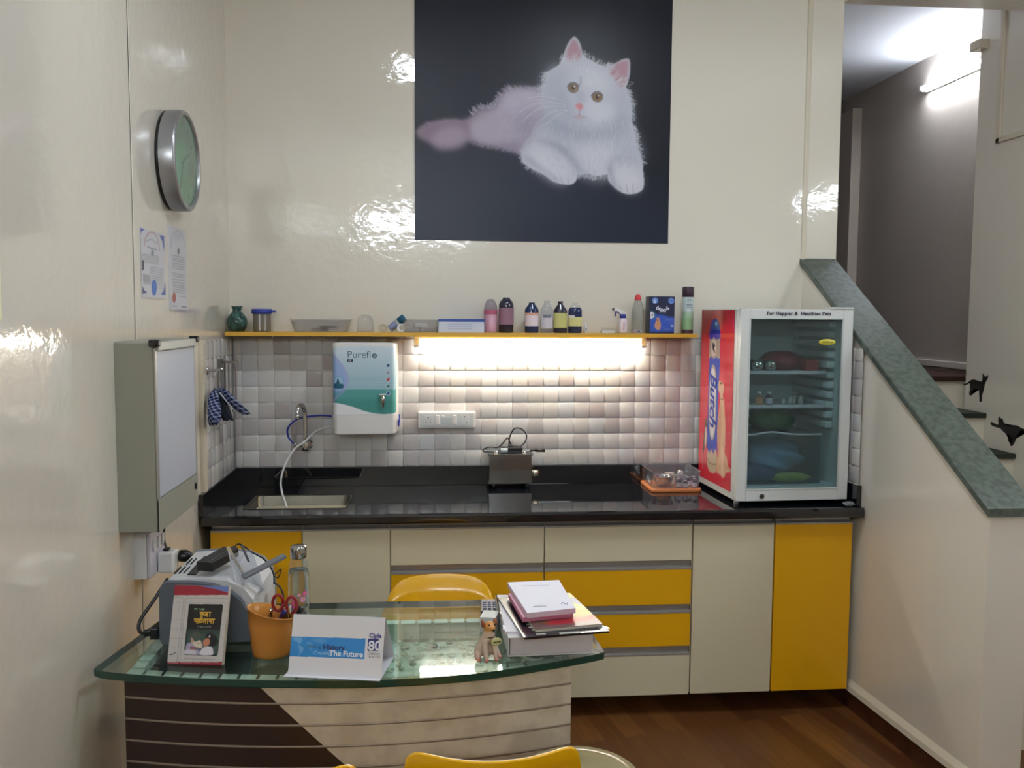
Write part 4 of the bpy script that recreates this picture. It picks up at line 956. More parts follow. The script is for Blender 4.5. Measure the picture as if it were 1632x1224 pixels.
def folded(pts, wid, th, m, seed, seg=20, folds=3, name='cloth_body', parent=None):
    """hanging cloth: a ribbon of varying width with soft folds, closed and thick"""
    rnd = random.Random(seed); P = spline(pts, 5); rings = []
    for i, p in enumerate(P):
        q = i/(len(P)-1); wv = np.interp(q, np.linspace(0, 1, len(wid)), wid); ring = []
        for k in range(seg):
            a = 2*pi*k/seg; fo = .25*sin(folds*a+4*q+seed)
            ring.append((p[0]+(th*(.35+wv/max(wid)*.65))*sin(a)*(1+fo), p[1]+wv*cos(a)*(1+.4*fo), p[2]+.004*sin(5*a+seed)))
        rings.append(ring)
    mb = MB(); mb.loft(rings); return mb.build(name, m, parent)
t = thing('oven_mitt', 'dark blue checked mitt hanging nearest the film viewer', 'mitt', (LX+.046, -.498, 1.328), group='blue checked mitts on the hook rail')
folded([(0, .0, 0), (0, -.018, -.025), (.004, -.036, -.06), (.006, -.042, -.092), (.004, -.036, -.114), (0, -.025, -.128)], [.008, .022, .034, .036, .033, .012], .022, ck, 2, parent=t)
MB().tube([(0, .008, .01), (-.002, .0, -.005), (-.004, -.01, -.02)], .003).build('hanging_loop', mat('navy_loop', (24, 30, 60), .8), t)
t = thing('oven_mitt', 'crumpled blue checked mitt hanging in front of the slatted rack', 'mitt', (LX+.056, -.450, 1.330), group='blue checked mitts on the hook rail')
folded([(.0, .0, 0), (.018, .03, -.028), (.036, .07, -.062), (.054, .115, -.092), (.068, .145, -.112)], [.020, .036, .042, .036, .026], .020, ck, 5, folds=4, parent=t)
folded([(-.006, .006, -.012), (-.002, .018, -.05), (.008, .03, -.09), (.022, .046, -.125)], [.018, .030, .036, .026], .020, mat('dark_navy_lining', (22, 28, 44), .9), 7, folds=5, name='lining', parent=t)
MB().tube([(.004, -.026, -.010), (.026, -.012, -.045), (.052, .03, -.092)], .0032, taper=(1, .5)).build('piping', mat('white_piping', (200, 204, 214), .6), t)

# cat decals on the stair wall
def decal(label, pts, cz, cy_, s):
    mb = MB(); p = [tuple(v)[:2] for v in spline([(x, y, 0) for x, y in pts], 3, True)]
    mb.prism([(y*s, z*s) for y, z in p], 'x', -.0016, -.0002)
    o = mb.build('cat_decal', mat('black_vinyl', (16, 14, 16), .5), loc=(RX, cy_, cz)); return tag(o, label, 'decal', 'black cat silhouettes on the stair wall')
def dp(lst):      # traced outline, crop units -> wall metres (mirrored so that the wall's far end is on the left)
    return [(-(x-a0)*k0, -(y-b0)*k1) for x, y in lst]
a0, b0 = 325, 330; k0, k1 = .00124, .00073
cat1 = [(236, 318), (250, 324), (272, 312), (296, 290), (318, 283), (345, 290), (368, 290), (376, 262), (372, 234), (380, 240), (388, 252), (400, 250), (410, 240), (408, 262), (398, 285), (390, 310), (385, 345), (378, 375), (370, 400), (376, 428), (362, 432), (360, 405), (360, 370), (352, 352), (330, 350), (316, 358), (302, 376), (306, 396), (292, 400), (288, 380), (294, 350), (292, 325), (296, 305), (275, 322), (252, 330), (238, 322)]
decal('black standing cat decal above the upper stair on the right wall', dp(cat1), 1.273, .366, 1)
a0, b0 = 545, 640; k0, k1 = .00107, .00066
cat2 = [(425, 604), (438, 598), (462, 608), (486, 606), (482, 575), (487, 546), (496, 560), (508, 556), (518, 576), (530, 596), (558, 606), (590, 592), (620, 590), (648, 602), (690, 612), (720, 606), (722, 616), (690, 622), (655, 614), (638, 622), (632, 650), (616, 675), (606, 712), (590, 745), (576, 744), (584, 725), (588, 700), (586, 684), (572, 698), (578, 710), (566, 716), (556, 708), (572, 686), (572, 672), (540, 664), (516, 648), (500, 634), (470, 632), (444, 628), (430, 618)]
decal('black stretching cat decal lower down on the right stair wall', dp(cat2), 1.078, .095, 1)
# ================================================================ shelf, its lamp and everything on it
SZ = 1.548
t = thing('wall_shelf', 'long thin yellow shelf above the tiles', 'shelf', (0, 0, 1.5395))
MB().box(LX+.012, 1.165, -.162, -.0, -.0085, .0085, bevel=.001).build('board', mat('yellow_shelf_board', (222, 172, 62), .35), t)
for x in (-.69, -.12, .45, .98): MB().cyl((x, -.06, -.0085), (x, -.06, -.016), .006, 10).build('fixing', M['steel'], t)
tube_light('lit tube light under the yellow shelf, right of the water purifier', (-.06, -.050, 1.500), (.94, -.050, 1.500), (0, -.35, -.94), SHELF_TUBE_W, (255, 250, 236), r=.012, off=.022)

def shelf_x(px): return at(px, 520, -.08).x
def bottle(name, label, cat, x, prof, m, y=-.085, seg=24, squash=1, group=None, z=SZ+.0004):
    t = thing(name, label, cat, (x, y, z), group=group)
    MB().lathe(prof, seg=seg, squash=squash).build('bottle_body' if cat == 'bottle' else 'body', m, t); return t
def band(t, r, z0_, z1_, m, name='paper_label', squash=1, a0=-150, a1=-30, full=False):
    """label wrapped on the front of a bottle"""
    mb = MB()
    if full: mb.lathe([(r, z0_), (r, z1_)], seg=28, cap=False, squash=squash)
    else:
        P = [(r*cos(R(a0+(a1-a0)*k/14)), r*squash*sin(R(a0+(a1-a0)*k/14))) for k in range(15)]
        mb.loft([[(x, y, z0_) for x, y in P], [(x, y, z1_) for x, y in P]], cap=False, closed=False)
    return mb.build(name, m, t)
gw = mat('print_grey', (120, 122, 140), .5)
# vase
vm = speckle(mat('teal_glazed_pottery', (62, 98, 92), .15), (34, 60, 56), 38, .45, .58)
t = bottle('vase', 'small teal glazed vase at the left end of the yellow shelf', 'vase', shelf_x(378.5), [(.024, 0), (.030, .002), (.039, .018), (.0425, .038), (.040, .056), (.030, .072), (.021, .082), (.017, .090), (.021, .102), (.0245, .107), (.0225, .108), (.015, .094), (.001, .09)], vm, seg=32)
# jar with the blue lid
t = thing('jar', 'clear jar with a blue lid and pull tab on the yellow shelf', 'jar', (shelf_x(418), -.085, SZ+.0004))
MB().lathe([(.034, 0), (.037, .003), (.038, .075), (.040, .080)], seg=30).build('jar_body', mat('smoky_plastic', (128, 124, 120), .15), t)
MB().lathe([(.0415, .076), (.0435, .078), (.044, .094), (.041, .097), (.001, .097)], seg=30).box(.036, .060, -.010, .008, .083, .0905, bevel=.002).build('lid', mat('royal_blue_lid', (40, 60, 158), .3), t)
for a in (-60, -95): MB().box(.0375*cos(R(a))-.003, .0375*cos(R(a))+.003, .0382*sin(R(a)), .0382*sin(R(a))+.001, .004, .074).build('gleam_strip', mat('pale_strip', (196, 196, 196), .4), t)
M['frost'] = thin_glass('frosted_plastic', (247, 247, 248), .08, 1.35, .13, (214, 216, 220))
def open_tray(t, x0, x1, y0, y1, h, fl=.008, name='clear_wall'):
    mb = MB(); mb.loft([[(x, y, z) for x, y in rrect(x0-g, x1+g, y0-g, y1+g, .014)] for g, z in ((-.002, .0), (0, .003), (fl, h-.003), (fl+.003, h-.003), (fl+.003, h), (fl-.001, h), (-.003, .004))], cap=False)
    mb.face([(x, y, .002) for x, y in rrect(x0, x1, y0, y1, .014)]); return mb.build(name, M['frost'], t)
t = thing('plastic_tray', 'clear open plastic tray holding dark strips on the left of the shelf', 'tray', (shelf_x(513), -.085, SZ+.0004)); open_tray(t, -.110, .110, -.055, .055, .053, .014)
rnd = random.Random(4)
t = thing('strip_bundle', 'bundle of dark grey strips lying in the clear tray on the shelf', 'strips', (shelf_x(520), -.095, SZ+.0045))
for i in range(9):
    MB().box(-.038, .038, -.004, .004, 0, .0022, bevel=.0006, M=Matrix.Translation((rnd.uniform(-.035, .02), rnd.uniform(-.02, .02), .0025*i)) @ Matrix.Rotation(rnd.uniform(-.5, .5), 4, 'Z')).build('strip', mat('slate_strip', (84, 86, 102), .5), t)
# rolls, domed cup, teal tube, tape
def ring(name, label, cat, c, r0, r1, w_, m, tilt=(90, 0, 0), seg=28, group=None):
    Mx = Euler(tuple(R(a) for a in tilt)).to_matrix().to_4x4()
    mb = MB().lathe([(r0, -w_/2), (r1-.001, -w_/2), (r1, -w_/2+.001), (r1, w_/2-.001), (r1-.001, w_/2), (r0, w_/2), (r0, -w_/2)], seg=seg, cap=False, M=Mx)
    return tag(mb.build(name, m, loc=c), label, cat, group)
t = bottle('plastic_cup', 'upturned clear domed cup between the tray and the teal tube', 'cup', shelf_x(582), [(.037, 0), (.037, .01), (.034, .05), (.028, .066), (.015, .074), (.001, .076)], M['frost'], y=-.07)
ring('tape_roll', 'beige tape roll lying against the clear domed cup on the shelf', 'tape', (shelf_x(610), -.06, SZ+.019), .009, .0185, .02, mat('beige_tape', (196, 190, 168), .5))
ring('tape_roll', 'white tape roll in front of the tilted teal tube on the shelf', 'tape', (shelf_x(640), -.120, SZ+.0190), .0095, .0185, .016, mat('white_tape', (224, 226, 230), .5))
t = thing('cream_tube', 'tilted teal-capped tube resting on the shelf among the tape rolls', 'tube', (shelf_x(622), -.088, SZ+.016)); Mx = Matrix.Rotation(R(52), 4, 'Y')
MB().lathe([(.001, -.004), (.014, -.003), (.016, 0), (.0165, .036)], seg=22, M=Mx).build('tube_body', mat('grey_blue_tube', (130, 140, 176), .35), t)
MB().lathe([(.0168, .036), (.0172, .046)], seg=22, M=Mx, cap=False).build('white_band', M['white_pl'], t)
MB().lathe([(.0172, .046), (.0175, .076), (.016, .080), (.001, .081)], seg=22, M=Mx).build('cap', mat('teal_cap', (30, 98, 128), .35), t)
for k in range(2): MB().lathe([(.0174, .038+.004*k), (.0174, .0395+.004*k)], seg=22, M=Mx, cap=False).build('stripe', mat('dark_teal_stripe', (24, 74, 100), .4), t)
t = thing('plastic_box', 'clear plastic box with pale packets left of the glove box', 'box', (shelf_x(670), -.085, SZ+.0004)); open_tray(t, -.072, .076, -.05, .05, .055, .002)
for i, (dx, dz) in enumerate(((-.028, 0), (.034, 0), (.0, .0175))):
    o = MB().box(-.028, .028, -.018, .018, 0, .017, bevel=.002).build('paper_packet', mat('pale_packet_'+str(i), ((218, 220, 226), (206, 208, 220), (224, 224, 228))[i], .5), loc=(shelf_x(670)+dx, -.085, SZ+.004+dz)); o.rotation_euler = (0, 0, .1*(i-1))
    tag(o, ('left white paper packet inside the clear shelf box', 'right grey-white paper packet inside the clear shelf box', 'white paper packet on top of two others in the clear shelf box')[i], 'packet')
t = thing('glove_box', 'white carton with a blue top edge in the middle of the shelf', 'carton', (shelf_x(736), -.085, SZ+.0004), R(-3))
wc = mat('white_carton_shelf', (212, 218, 234), .5); bl = mat('blue_print', (58, 88, 168), .45)
MB().box(-.100, .098, -.055, .055, 0, .058, bevel=.001).build('carton_body', wc, t)
MB().box(-.1004, .0984, -.0556, .0554, .047, .0584, bevel=.0005).build('blue_edge', bl, t)
for k in range(3): MB().box(-.06, .045, -.0558, -.0551, .016+.009*k, .019+.009*k).build('printed_line', mat('pale_blue_print', (168, 178, 208), .5), t)
# mauve jar
t = bottle('jar', 'pink jar with a darker pink band and smoky dome, left of the tall brown bottle', 'jar', shelf_x(782), [(.028, 0), (.029, .002), (.029, .082)], mat('pink_plastic', (206, 158, 176), .35), y=-.075)
MB().lathe([(.0296, .080), (.0298, .100)], seg=28, cap=False).build('band', mat('deep_pink_band', (184, 94, 124), .4), t)
MB().lathe([(.029, .100), (.028, .118), (.020, .138), (.012, .146), (.001, .147)], seg=28).build('dome', thin_glass('smoky_dome', (225, 220, 228), .05, 1.3, .1, (170, 165, 175)), t)
# tall brown bottle
dk = mat('dark_bottle', (46, 44, 62), .12, spec=.6); db = mat('dark_blue_bottle', (36, 50, 88), .12, spec=.6)
def round_shoulder(r, h, hn, rn):
    return [(r*.92, 0), (r, .003), (r, h), (r*.97, h+.008), (r*.82, h+.02), (r*.55, h+.028), (rn, h+.031), (rn, hn), (rn*.8, hn), (.001, hn)]
t = bottle('medicine_bottle', 'tallest dark brown bottle with a mauve label on the shelf', 'bottle', shelf_x(806.5), round_shoulder(.0325, .118, .153, .016), dk)
band(t, .0329, .036, .108, mat('mauve_label', (150, 112, 132), .5), full=True)
def slope_shoulder(r, h, hs, hn, rn): return [(r*.94, 0), (r, .003), (r, h), (r*.93, h+.006), (rn*1.15, hs), (rn, hs+.004), (rn, hn-.006), (rn*1.15, hn-.005), (rn*1.15, hn), (rn*.7, hn), (.001, hn-.002)]
t = bottle('medicine_bottle', 'dark blue bottle with a peach and white label on the shelf', 'bottle', shelf_x(847), slope_shoulder(.0305, .100, .126, .133, .0115), db, squash=.7)
band(t, .0309, .030, .088, mat('cream_label', (232, 216, 222), .5), squash=.7, a0=-165, a1=-15); band(t, .0311, .077, .088, mat('peach_band', (226, 170, 150), .5), 'label_band', squash=.7, a0=-165, a1=-15)
t = bottle('medicine_bottle', 'clear bottle with grey printing between two dark bottles on the shelf', 'bottle', shelf_x(871), slope_shoulder(.028, .098, .125, .140, .012), thin_glass('clear_bottle_glass', (244, 245, 248), .03, 1.35, .12, (206, 208, 218)), squash=.8)
band(t, .0284, .020, .076, mat('pale_label', (208, 204, 216), .5), squash=.8); band(t, .0286, .066, .080, gw, 'label_print', squash=.8, a0=-130, a1=-50)
t = bottle('medicine_bottle', 'dark bottle with a large yellow label on the shelf', 'bottle', shelf_x(892.5), slope_shoulder(.0300, .096, .124, .139, .0105), dk, squash=.75)
band(t, .0304, .022, .088, mat('yellow_label', (200, 198, 128), .5), squash=.75, a0=-170, a1=-10)
t = bottle('medicine_bottle', 'blue bottle with a clear neck and short yellow label on the shelf', 'bottle', shelf_x(916), [(.028, 0), (.0305, .003), (.0305, .094), (.030, .102), (.024, .112)], db, squash=.75)
MB().lathe([(.024, .1122), (.018, .120), (.0115, .126), (.0115, .133)], seg=24, squash=.75).build('neck', M['frost'], t)
band(t, .0309, .030, .070, mat('yellow_label_pale', (214, 210, 142), .5), squash=.75, a0=-170, a1=-10); band(t, .0311, .066, .078, mat('white_band', (214, 214, 220), .5), 'label_band', squash=.75, a0=-170, a1=-100)
t = bottle('vial', 'tiny white vial right of the blue bottle on the shelf', 'vial', shelf_x(933), [(.008, 0), (.009, .002), (.0085, .026), (.005, .036), (.0045, .046), (.001, .047)], mat('white_vial', (210, 212, 214), .3)); MB().box(-.002, .004, -.0098, -.009, .010, .022).build('label_mark', gw, t)
t = thing('flat_box', 'small flat clear-lidded box lying before the spray bottle', 'box', (shelf_x(967), -.10, SZ+.0004)); MB().box(-.028, .028, -.02, .02, 0, .012, bevel=.001).build('box_body', mat('pale_box', (206, 210, 210), .4), t); MB().box(-.026, .026, -.019, .019, .012, .023, bevel=.001).build('lid', M['frost'], t)
# trigger spray
t = thing('spray_bottle', 'small spray bottle with a white head and blue trigger on the shelf', 'spray bottle', (shelf_x(992), -.085, SZ+.0004))
MB().lathe([(.018, 0), (.0205, .003), (.0205, .052), (.016, .062), (.0125, .066)], seg=24).build('bottle_body', mat('pinkish_white_bottle', (224, 206, 216), .3), t)
band(t, .0209, .008, .050, mat('white_spray_label', (222, 214, 222), .5)); 
MB().box(-.001, .003, -.0215, -.0205, .012, .048).build('red_stripe', mat('red_stripe', (186, 44, 72), .5), t)
MB().lathe([(.0135, .066), (.0135, .083), (.010, .085)], seg=20).build('collar', mat('blue_collar', (44, 56, 150), .35), t)
mb = MB(); mb.prism([(-.040, .100), (-.040, .110), (-.030, .116), (.012, .092), (.014, .084), (-.010, .084), (-.024, .098)], 'y', -.007, .007); mb.build('spray_head', M['white_pl'], t)
MB().box(-.048, -.040, -.006, .006, .100, .111, bevel=.001).build('nozzle', M['black_pl'], t)
mb = MB(); mb.prism([(-.026, .100), (-.008, .086), (-.014, .083), (-.028, .094), (-.033, .074), (-.037, .073), (-.034, .099)], 'y', -.004, .004); mb.build('trigger', mat('navy_trigger', (34, 44, 118), .35), t)
# squeeze bottle
t = bottle('squeeze_bottle', 'clear bottle with a red pointed cap left of the blue carton', 'bottle', shelf_x(1016), [(.024, 0), (.026, .003), (.027, .05), (.026, .10), (.021, .128), (.014, .146)], thin_glass('cloudy_bottle', (238, 240, 240), .05, 1.35, .16, (200, 204, 198)), y=-.08)
MB().lathe([(.015, .146), (.0155, .150), (.0135, .162), (.009, .171), (.001, .175)], seg=22).build('cap', mat('red_cap', (214, 62, 74), .3), t)
MB().lathe([(.0245, .001), (.0262, .002), (.0262, .016)], seg=24, cap=False).build('paper_label', mat('lilac_label', (196, 190, 212), .5), t); MB().box(-.008, .006, -.0275, -.0262, .005, .011).build('label_print', mat('dark_label_print', (60, 60, 100), .5), t)
# blue carton with the dog
f = homog([(150, 110), (835, 105), (820, 1185), (140, 1185)], [(0, 0), (100, 0), (100, 160), (0, 160)])
A = Art(100, 160, (42, 48, 76), f)
A.fill([(140, 700), (300, 650), (500, 650), (640, 700), (850, 760), (850, 1200), (130, 1200)], (60, 92, 190), 3); A.rect(120, 1130, 860, 1200, (40, 50, 96), 2)
A.fill([(180, 530), (240, 540), (310, 620), (330, 720), (240, 760), (180, 740)], (64, 110, 150), 2, .8)
A.ell(280, 235, 88, 95, (84, 120, 200), blur=.6).ell(280, 235, 72, 78, (110, 146, 214), blur=.8); A.fill([(240, 270), (268, 190), (300, 270), (310, 300), (235, 300)], (200, 212, 236), .6)
A.ell(732, 235, 84, 92, (84, 124, 206), blur=.6).ell(732, 235, 68, 75, (116, 152, 218), blur=.8); A.line([(690, 240), (775, 240)], (40, 66, 130), 2, .6)
A.fill([(155, 560), (210, 570), (258, 620), (255, 700), (210, 745), (158, 755)], (226, 228, 238), .5); A.line([(185, 650), (235, 650)], (40, 60, 100), 2.6, .5, 1, False).line([(208, 620), (208, 680)], (40, 60, 100), 2.6, .5, 1, False)
A.line([(395, 582), (600, 590)], (140, 160, 170), 1.5, .5, .9, False)
A.fill([(330, 740), (390, 740), (420, 830), (445, 930), (430, 1040), (390, 1085), (320, 1060), (280, 1000), (275, 930), (300, 850)], (196, 150, 128), 1); A.ell(345, 795, 20, 26, (120, 90, 90), blur=.8); A.fill([(340, 850), (390, 850), (400, 960), (350, 970)], (206, 140, 76), 1.5, .9)
for y, x0_ in ((790, 560), (868, 650), (1038, 545), (1075, 560)): A.line([(x0_, y), (790 if y < 1000 else 700, y)], (120, 140, 206), 2.4, .7, .7, False)
A.ell(760, 960, 42, 42, (150, 172, 220), blur=.8)
t = thing('pet_food_carton', 'blue carton with a dog picture and white lettering on the shelf', 'carton', (shelf_x(1051.5), -.085, SZ+.0004)); cb_ = mat('navy_carton', (52, 56, 66), .4)
MB().box(-.060, .056, -.03, .03, 0, .164, bevel=.001).build('carton_body', cb_, t)
A.mesh('front_print', print_mat('carton_print', .3), t, lambda U, V: (-.053+.109*U, U*0-.0308, .0005+.163*V))
dm = mat('white_print', (220, 222, 236), .4)
for ch, x, z, a in (('d', -.022, .113, 0), ('r', -.011, .1095, -.25), ('o', -.0025, .1055, 0), ('o', .0105, .104, 0), ('l', .0205, .112, .12), ('s', .0285, .1115, .15)):
    text('lettering', ch, .025 if ch != 's' else .019, dm, t, (x, -.0314, z), rot=Euler((pi/2, a, 0)), extrude=.0002, offset=.0009)
# aerosol
t = bottle('aerosol_can', 'tall pale green aerosol can with a dark purple cap on the shelf', 'aerosol', shelf_x(1095), [(.0235, 0), (.025, .003), (.025, .162)], mat('pale_can', (182, 196, 196), .3))
MB().lathe([(.0254, .017), (.0254, .070)], seg=28, cap=False).build('green_band', mat('soft_green', (148, 190, 146), .4), t); MB().lathe([(.0254, .070), (.0254, .100)], seg=28, cap=False).build('mid_band', mat('grey_green', (162, 192, 168), .4), t)
MB().lathe([(.0254, .001), (.0254, .017)], seg=28, cap=False).build('base_band', mat('maroon_band', (72, 44, 58), .4), t)
MB().lathe([(.025, .162), (.0262, .164), (.0262, .205), (.024, .208), (.001, .208)], seg=28).build('cap', mat('dark_purple_cap', (58, 36, 56), .35), t)
text('label_print', 'ITTI', .012, gw, t, (0, -.0262, .148), extrude=.0002)
for k in range(2): MB().box(-.012, .012, -.0262, -.0240, .126-.012*k, .129-.012*k).build('label_line', gw, t)
# ================================================================ desk
DZ = .760
desk = thing('desk', 'glass-topped desk with a curved brown and cream front panel', 'desk', (-.2, -1.62, 0))
def D(p): return (p[0]+.2, p[1]+1.62, p[2])       # world -> desk
def fy(x): return -1.865 + .243*(x+.2)**2          # curved front panel
cream_m = speckle(mat('cream_marbled_laminate', (208, 198, 180), .35), (190, 178, 160), 14, .42, .62, 5)
brown_m = mat('dark_brown_laminate', (48, 32, 26), .35)
PX0, PX1, PT = -.757, .357, .734
mb = MB(); N = 64
for i in range(N):
    a = PX0+(PX1-PX0)*i/N; b = PX0+(PX1-PX0)*(i+1)/N
    za, zb = [min(max(.735-.976*(x+.43), 0), PT) for x in (a, b)]
    mb.mi = 0
    if za < PT or zb < PT: mb.face([D((a, fy(a), za)), D((b, fy(b), zb)), D((b, fy(b), PT)), D((a, fy(a), PT))])
    mb.mi = 1
    if za > 0 or zb > 0: mb.face([D((a, fy(a), 0)), D((b, fy(b), 0)), D((b, fy(b), zb)), D((a, fy(a), za))])
    mb.mi = 0
    mb.face([D((a, fy(a)+.02, 0)), D((b, fy(b)+.02, 0)), D((b, fy(b)+.02, PT)), D((a, fy(a)+.02, PT))]); mb.face([D((a, fy(a), PT)), D((b, fy(b), PT)), D((b, fy(b)+.02, PT)), D((a, fy(a)+.02, PT))])
bmesh.ops.remove_doubles(mb.bm, verts=mb.bm.verts, dist=.00005)
mb.build('front_panel', [cream_m, brown_m], desk)
gm = mat('taupe_groove_strip', (150, 136, 122), .35, metal=.3)
for k in range(13):
    z = .681-.0545*k
    mb = MB(); mb.loft([[D((x, fy(x)-d, z+h)) for d, h in ((.0, -.0028), (.0015, -.0025), (.0015, .0025), (.0, .0028))] for x in np.linspace(PX0, PX1, 49)]); mb.build('groove_strip', gm, desk)
for x0, x1 in ((PX0, PX0+.018), (PX1-.018, PX1)):
    MB().box(x0+.2, x1+.2, -.145, .19, 0, PT, bevel=.001).build('side_panel', cream_m, desk)
MB().box(PX0+.22, PX1+.18, .165, .18, .60, PT).build('rear_rail', cream_m, desk)
# white-squared rim under the glass
sq = mat('pale_rim_squares', (244, 248, 246), .5)
def arc_pts(a, b, d, n=6): return [D((x, fy(x)+d, 0)) for x in np.linspace(a, b, n)]
mb = MB()
x = PX0+.002
while x < PX1-.03:
    a, b = x, x+.039
    f0, f1 = arc_pts(a, b, .013), arc_pts(a, b, .042)
    mb.loft([[ (p[0], p[1], PT+.0004), (p[0], p[1], PT+.002), (q[0], q[1], PT+.002), (q[0], q[1], PT+.0004)] for p, q in zip(f0, f1)], smooth=False); x += .0475
for xs in (PX0+.006, PX1-.036):
    y = -1.745
    while y < -1.46: mb.box(xs+.2, xs+.23, y+1.62, y+1.659, PT-.02, PT+.003); y += .0475
x = PX0+.05
while x < PX1-.06: mb.box(x+.2, x+.239, .150, .178, PT+.0004, PT+.003); x += .0475
rim = mb.build('rim_squares', sq, desk); rim['kind'] = 'stuff'
# cavity floors
mb = MB(); mb.box(-.02, .537, -.150, .160, .668, .676); mb.build('display_tray', mat('pale_tray', (226, 236, 230), .5), desk)
mb = MB(); mb.box(-.535, -.022, -.150, .160, .655, .662); mb.build('shelf_board', mat('grey_green_board', (84, 96, 90), .5), desk)
MB().box(-.022, -.020, -.2, .16, .655, .726).build('divider', mat('glass_divider', (150, 176, 164), .1), desk)
# glass top
front = spline([(-.822, -1.806, 0), (-.795, -1.822, 0), (-.70, -1.850, 0), (-.536, -1.884, 0), (-.325, -1.911, 0), (-.132, -1.922, 0), (.108, -1.900, 0), (.334, -1.833, 0), (.442, -1.790, 0)], 5)
out = [(p.x, p.y) for p in front] + [(.445, -1.783), (.425, -1.42), (.39, -1.36), (.36, -1.345), (-.70, -1.335), (-.745, -1.34), (-.755, -1.38), (-.824, -1.798)]
mb = MB(); TH = .019
def gring(z, ins=0):
    cx, cy_ = -.2, -1.6
    return [D((cx+(x-cx)*(1-ins), cy_+(y-cy_)*(1-ins), z)) for x, y in out]
mb.mi = 1; mb.loft([gring(DZ-TH, .003), gring(DZ-TH+.003), gring(DZ-.002), gring(DZ, .0015)], cap=False, smooth=False)
mb.mi = 0
for z, ins in ((DZ-TH, .003), (DZ, .0015)): mb.face(gring(z, ins))
glass_top = thin_glass('green_desk_glass', (236, 246, 240), .005, 1.5)
mb.build('glass_top', [glass_top, mat('dark_green_glass_edge', (28, 62, 52), .06, spec=.7)], desk)
for x, y in ((-.66, -1.72), (-.2, -1.80), (.27, -1.74), (-.66, -1.44), (.27, -1.44)):
    MB().cyl((x+.2, y+1.62, PT), (x+.2, y+1.62, DZ-TH), .013, 16).build('stand_off', M['chrome'], desk)
# pebbles in the display tray
rnd = random.Random(2); mb = MB()
for _ in range(230):
    x, y = rnd.uniform(-.19, .33), rnd.uniform(-1.80, -1.47)
    if fy(x)+.03 > y: continue
    mb.sphere((x+.2, y+1.62, .681+rnd.uniform(0, .006)), rnd.uniform(.006, .010), 8, 5, (rnd.uniform(.8, 1.3), rnd.uniform(.8, 1.2), .6))
wp = mb.build('white_pebbles', speckle(mat('pale_pebble', (206, 208, 190), .5), (178, 180, 158), 30), None, loc=(-.2, -1.62, 0)); tag(wp, 'bed of pale pebbles and shells seen through the desk glass', 'pebbles', kind='stuff')
dkp = [((672, 1007), 'dark grey pebble, rearmost of those seen through the desk glass', (88, 96, 88)), ((692, 1030), 'darkest round pebble in the middle of the desk tray', (64, 68, 62)), ((716, 1024), 'dark pebble right of the darkest one in the desk tray', (90, 98, 96)),
       ((657, 1015), 'greenish pebble left of the rearmost dark pebble in the desk tray', (116, 124, 110)), ((700, 1012), 'faint ringed pale grey shell in the middle of the desk tray', (150, 158, 150)), ((658, 1058), 'grey shell at the front left of the desk tray', (120, 128, 116)), ((640, 1000), 'olive pebble at the rear left of the desk tray', (128, 136, 124))]
for (px, py), lb, c in dkp:
    d = _fwd*FPX + _r2*(px-816) - _u2*(py-612); q = (.690-1.63)/d.z; v = Vector((d.x*q, -4+d.y*q, .690))
    o = MB().sphere((0, 0, 0), .0095, 14, 8, (1.1, 1, .65)).build('pebble', mat('dark_pebble', c, .35), loc=v); tag(o, lb, 'pebble', 'dark pebbles in the desk tray')

# ================================================================ printer and the things on it
pr = thing('printer', 'grey and white printer at the left end of the desk', 'printer', (-.592, -1.50, DZ+.0005))
prof = [(-.115, .006), (-.118, .02), (-.116, .150), (-.108, .163), (-.096, .168), (-.04, .166), (.02, .158), (.062, .140), (.092, .112), (.110, .080), (.116, .045), (.117, .012), (.112, .004), (-.108, .002)]
MB().prism([(x, z) for x, z in prof], 'y', -.158, -.138, smooth=False).build('side_cover', mat('slate_grey_plastic', (92, 98, 108), .45, spec=.35), pr)
wp_ = mat('printer_white', (206, 206, 208), .4)
prof2 = [(-.112, .004), (-.112, .150), (-.10, .166), (-.02, .170), (.05, .163), (.095, .142), (.118, .11), (.126, .07), (.126, .004)]
mb = MB(); mb.prism(prof2, 'y', -.1375, .15); mb.build('body', wp_, pr)
MB().prism([(x*1.01, z+.002 if z > .01 else z) for x, z in prof2], 'y', .1505, .165).build('rear_cover', mat('mid_grey_plastic', (118, 122, 130), .4), pr)
mb = MB()
for k, (x, y) in enumerate(((-.098, -.05), (-.086, -.05), (-.074, -.05), (-.090, .035), (-.078, .035))): MB_ = mb.box(x-.0012, x+.0012, y-.03, y+.03, .1655 if x > -.1 else .164, .1705)
vent = mb.build('vent_slots', M['dark'], pr); vent['kind'] = 'stuff'
MB().box(-.060, -.036, -.10, .08, .162, .1718, bevel=.001).build('paper_slot', M['black_pl'], pr)
MB().box(.018, .0205, -.13, .06, .155, .1645, M=Matrix.Rotation(R(2), 4, 'Y')).build('cover_seam', M['dark'], pr)
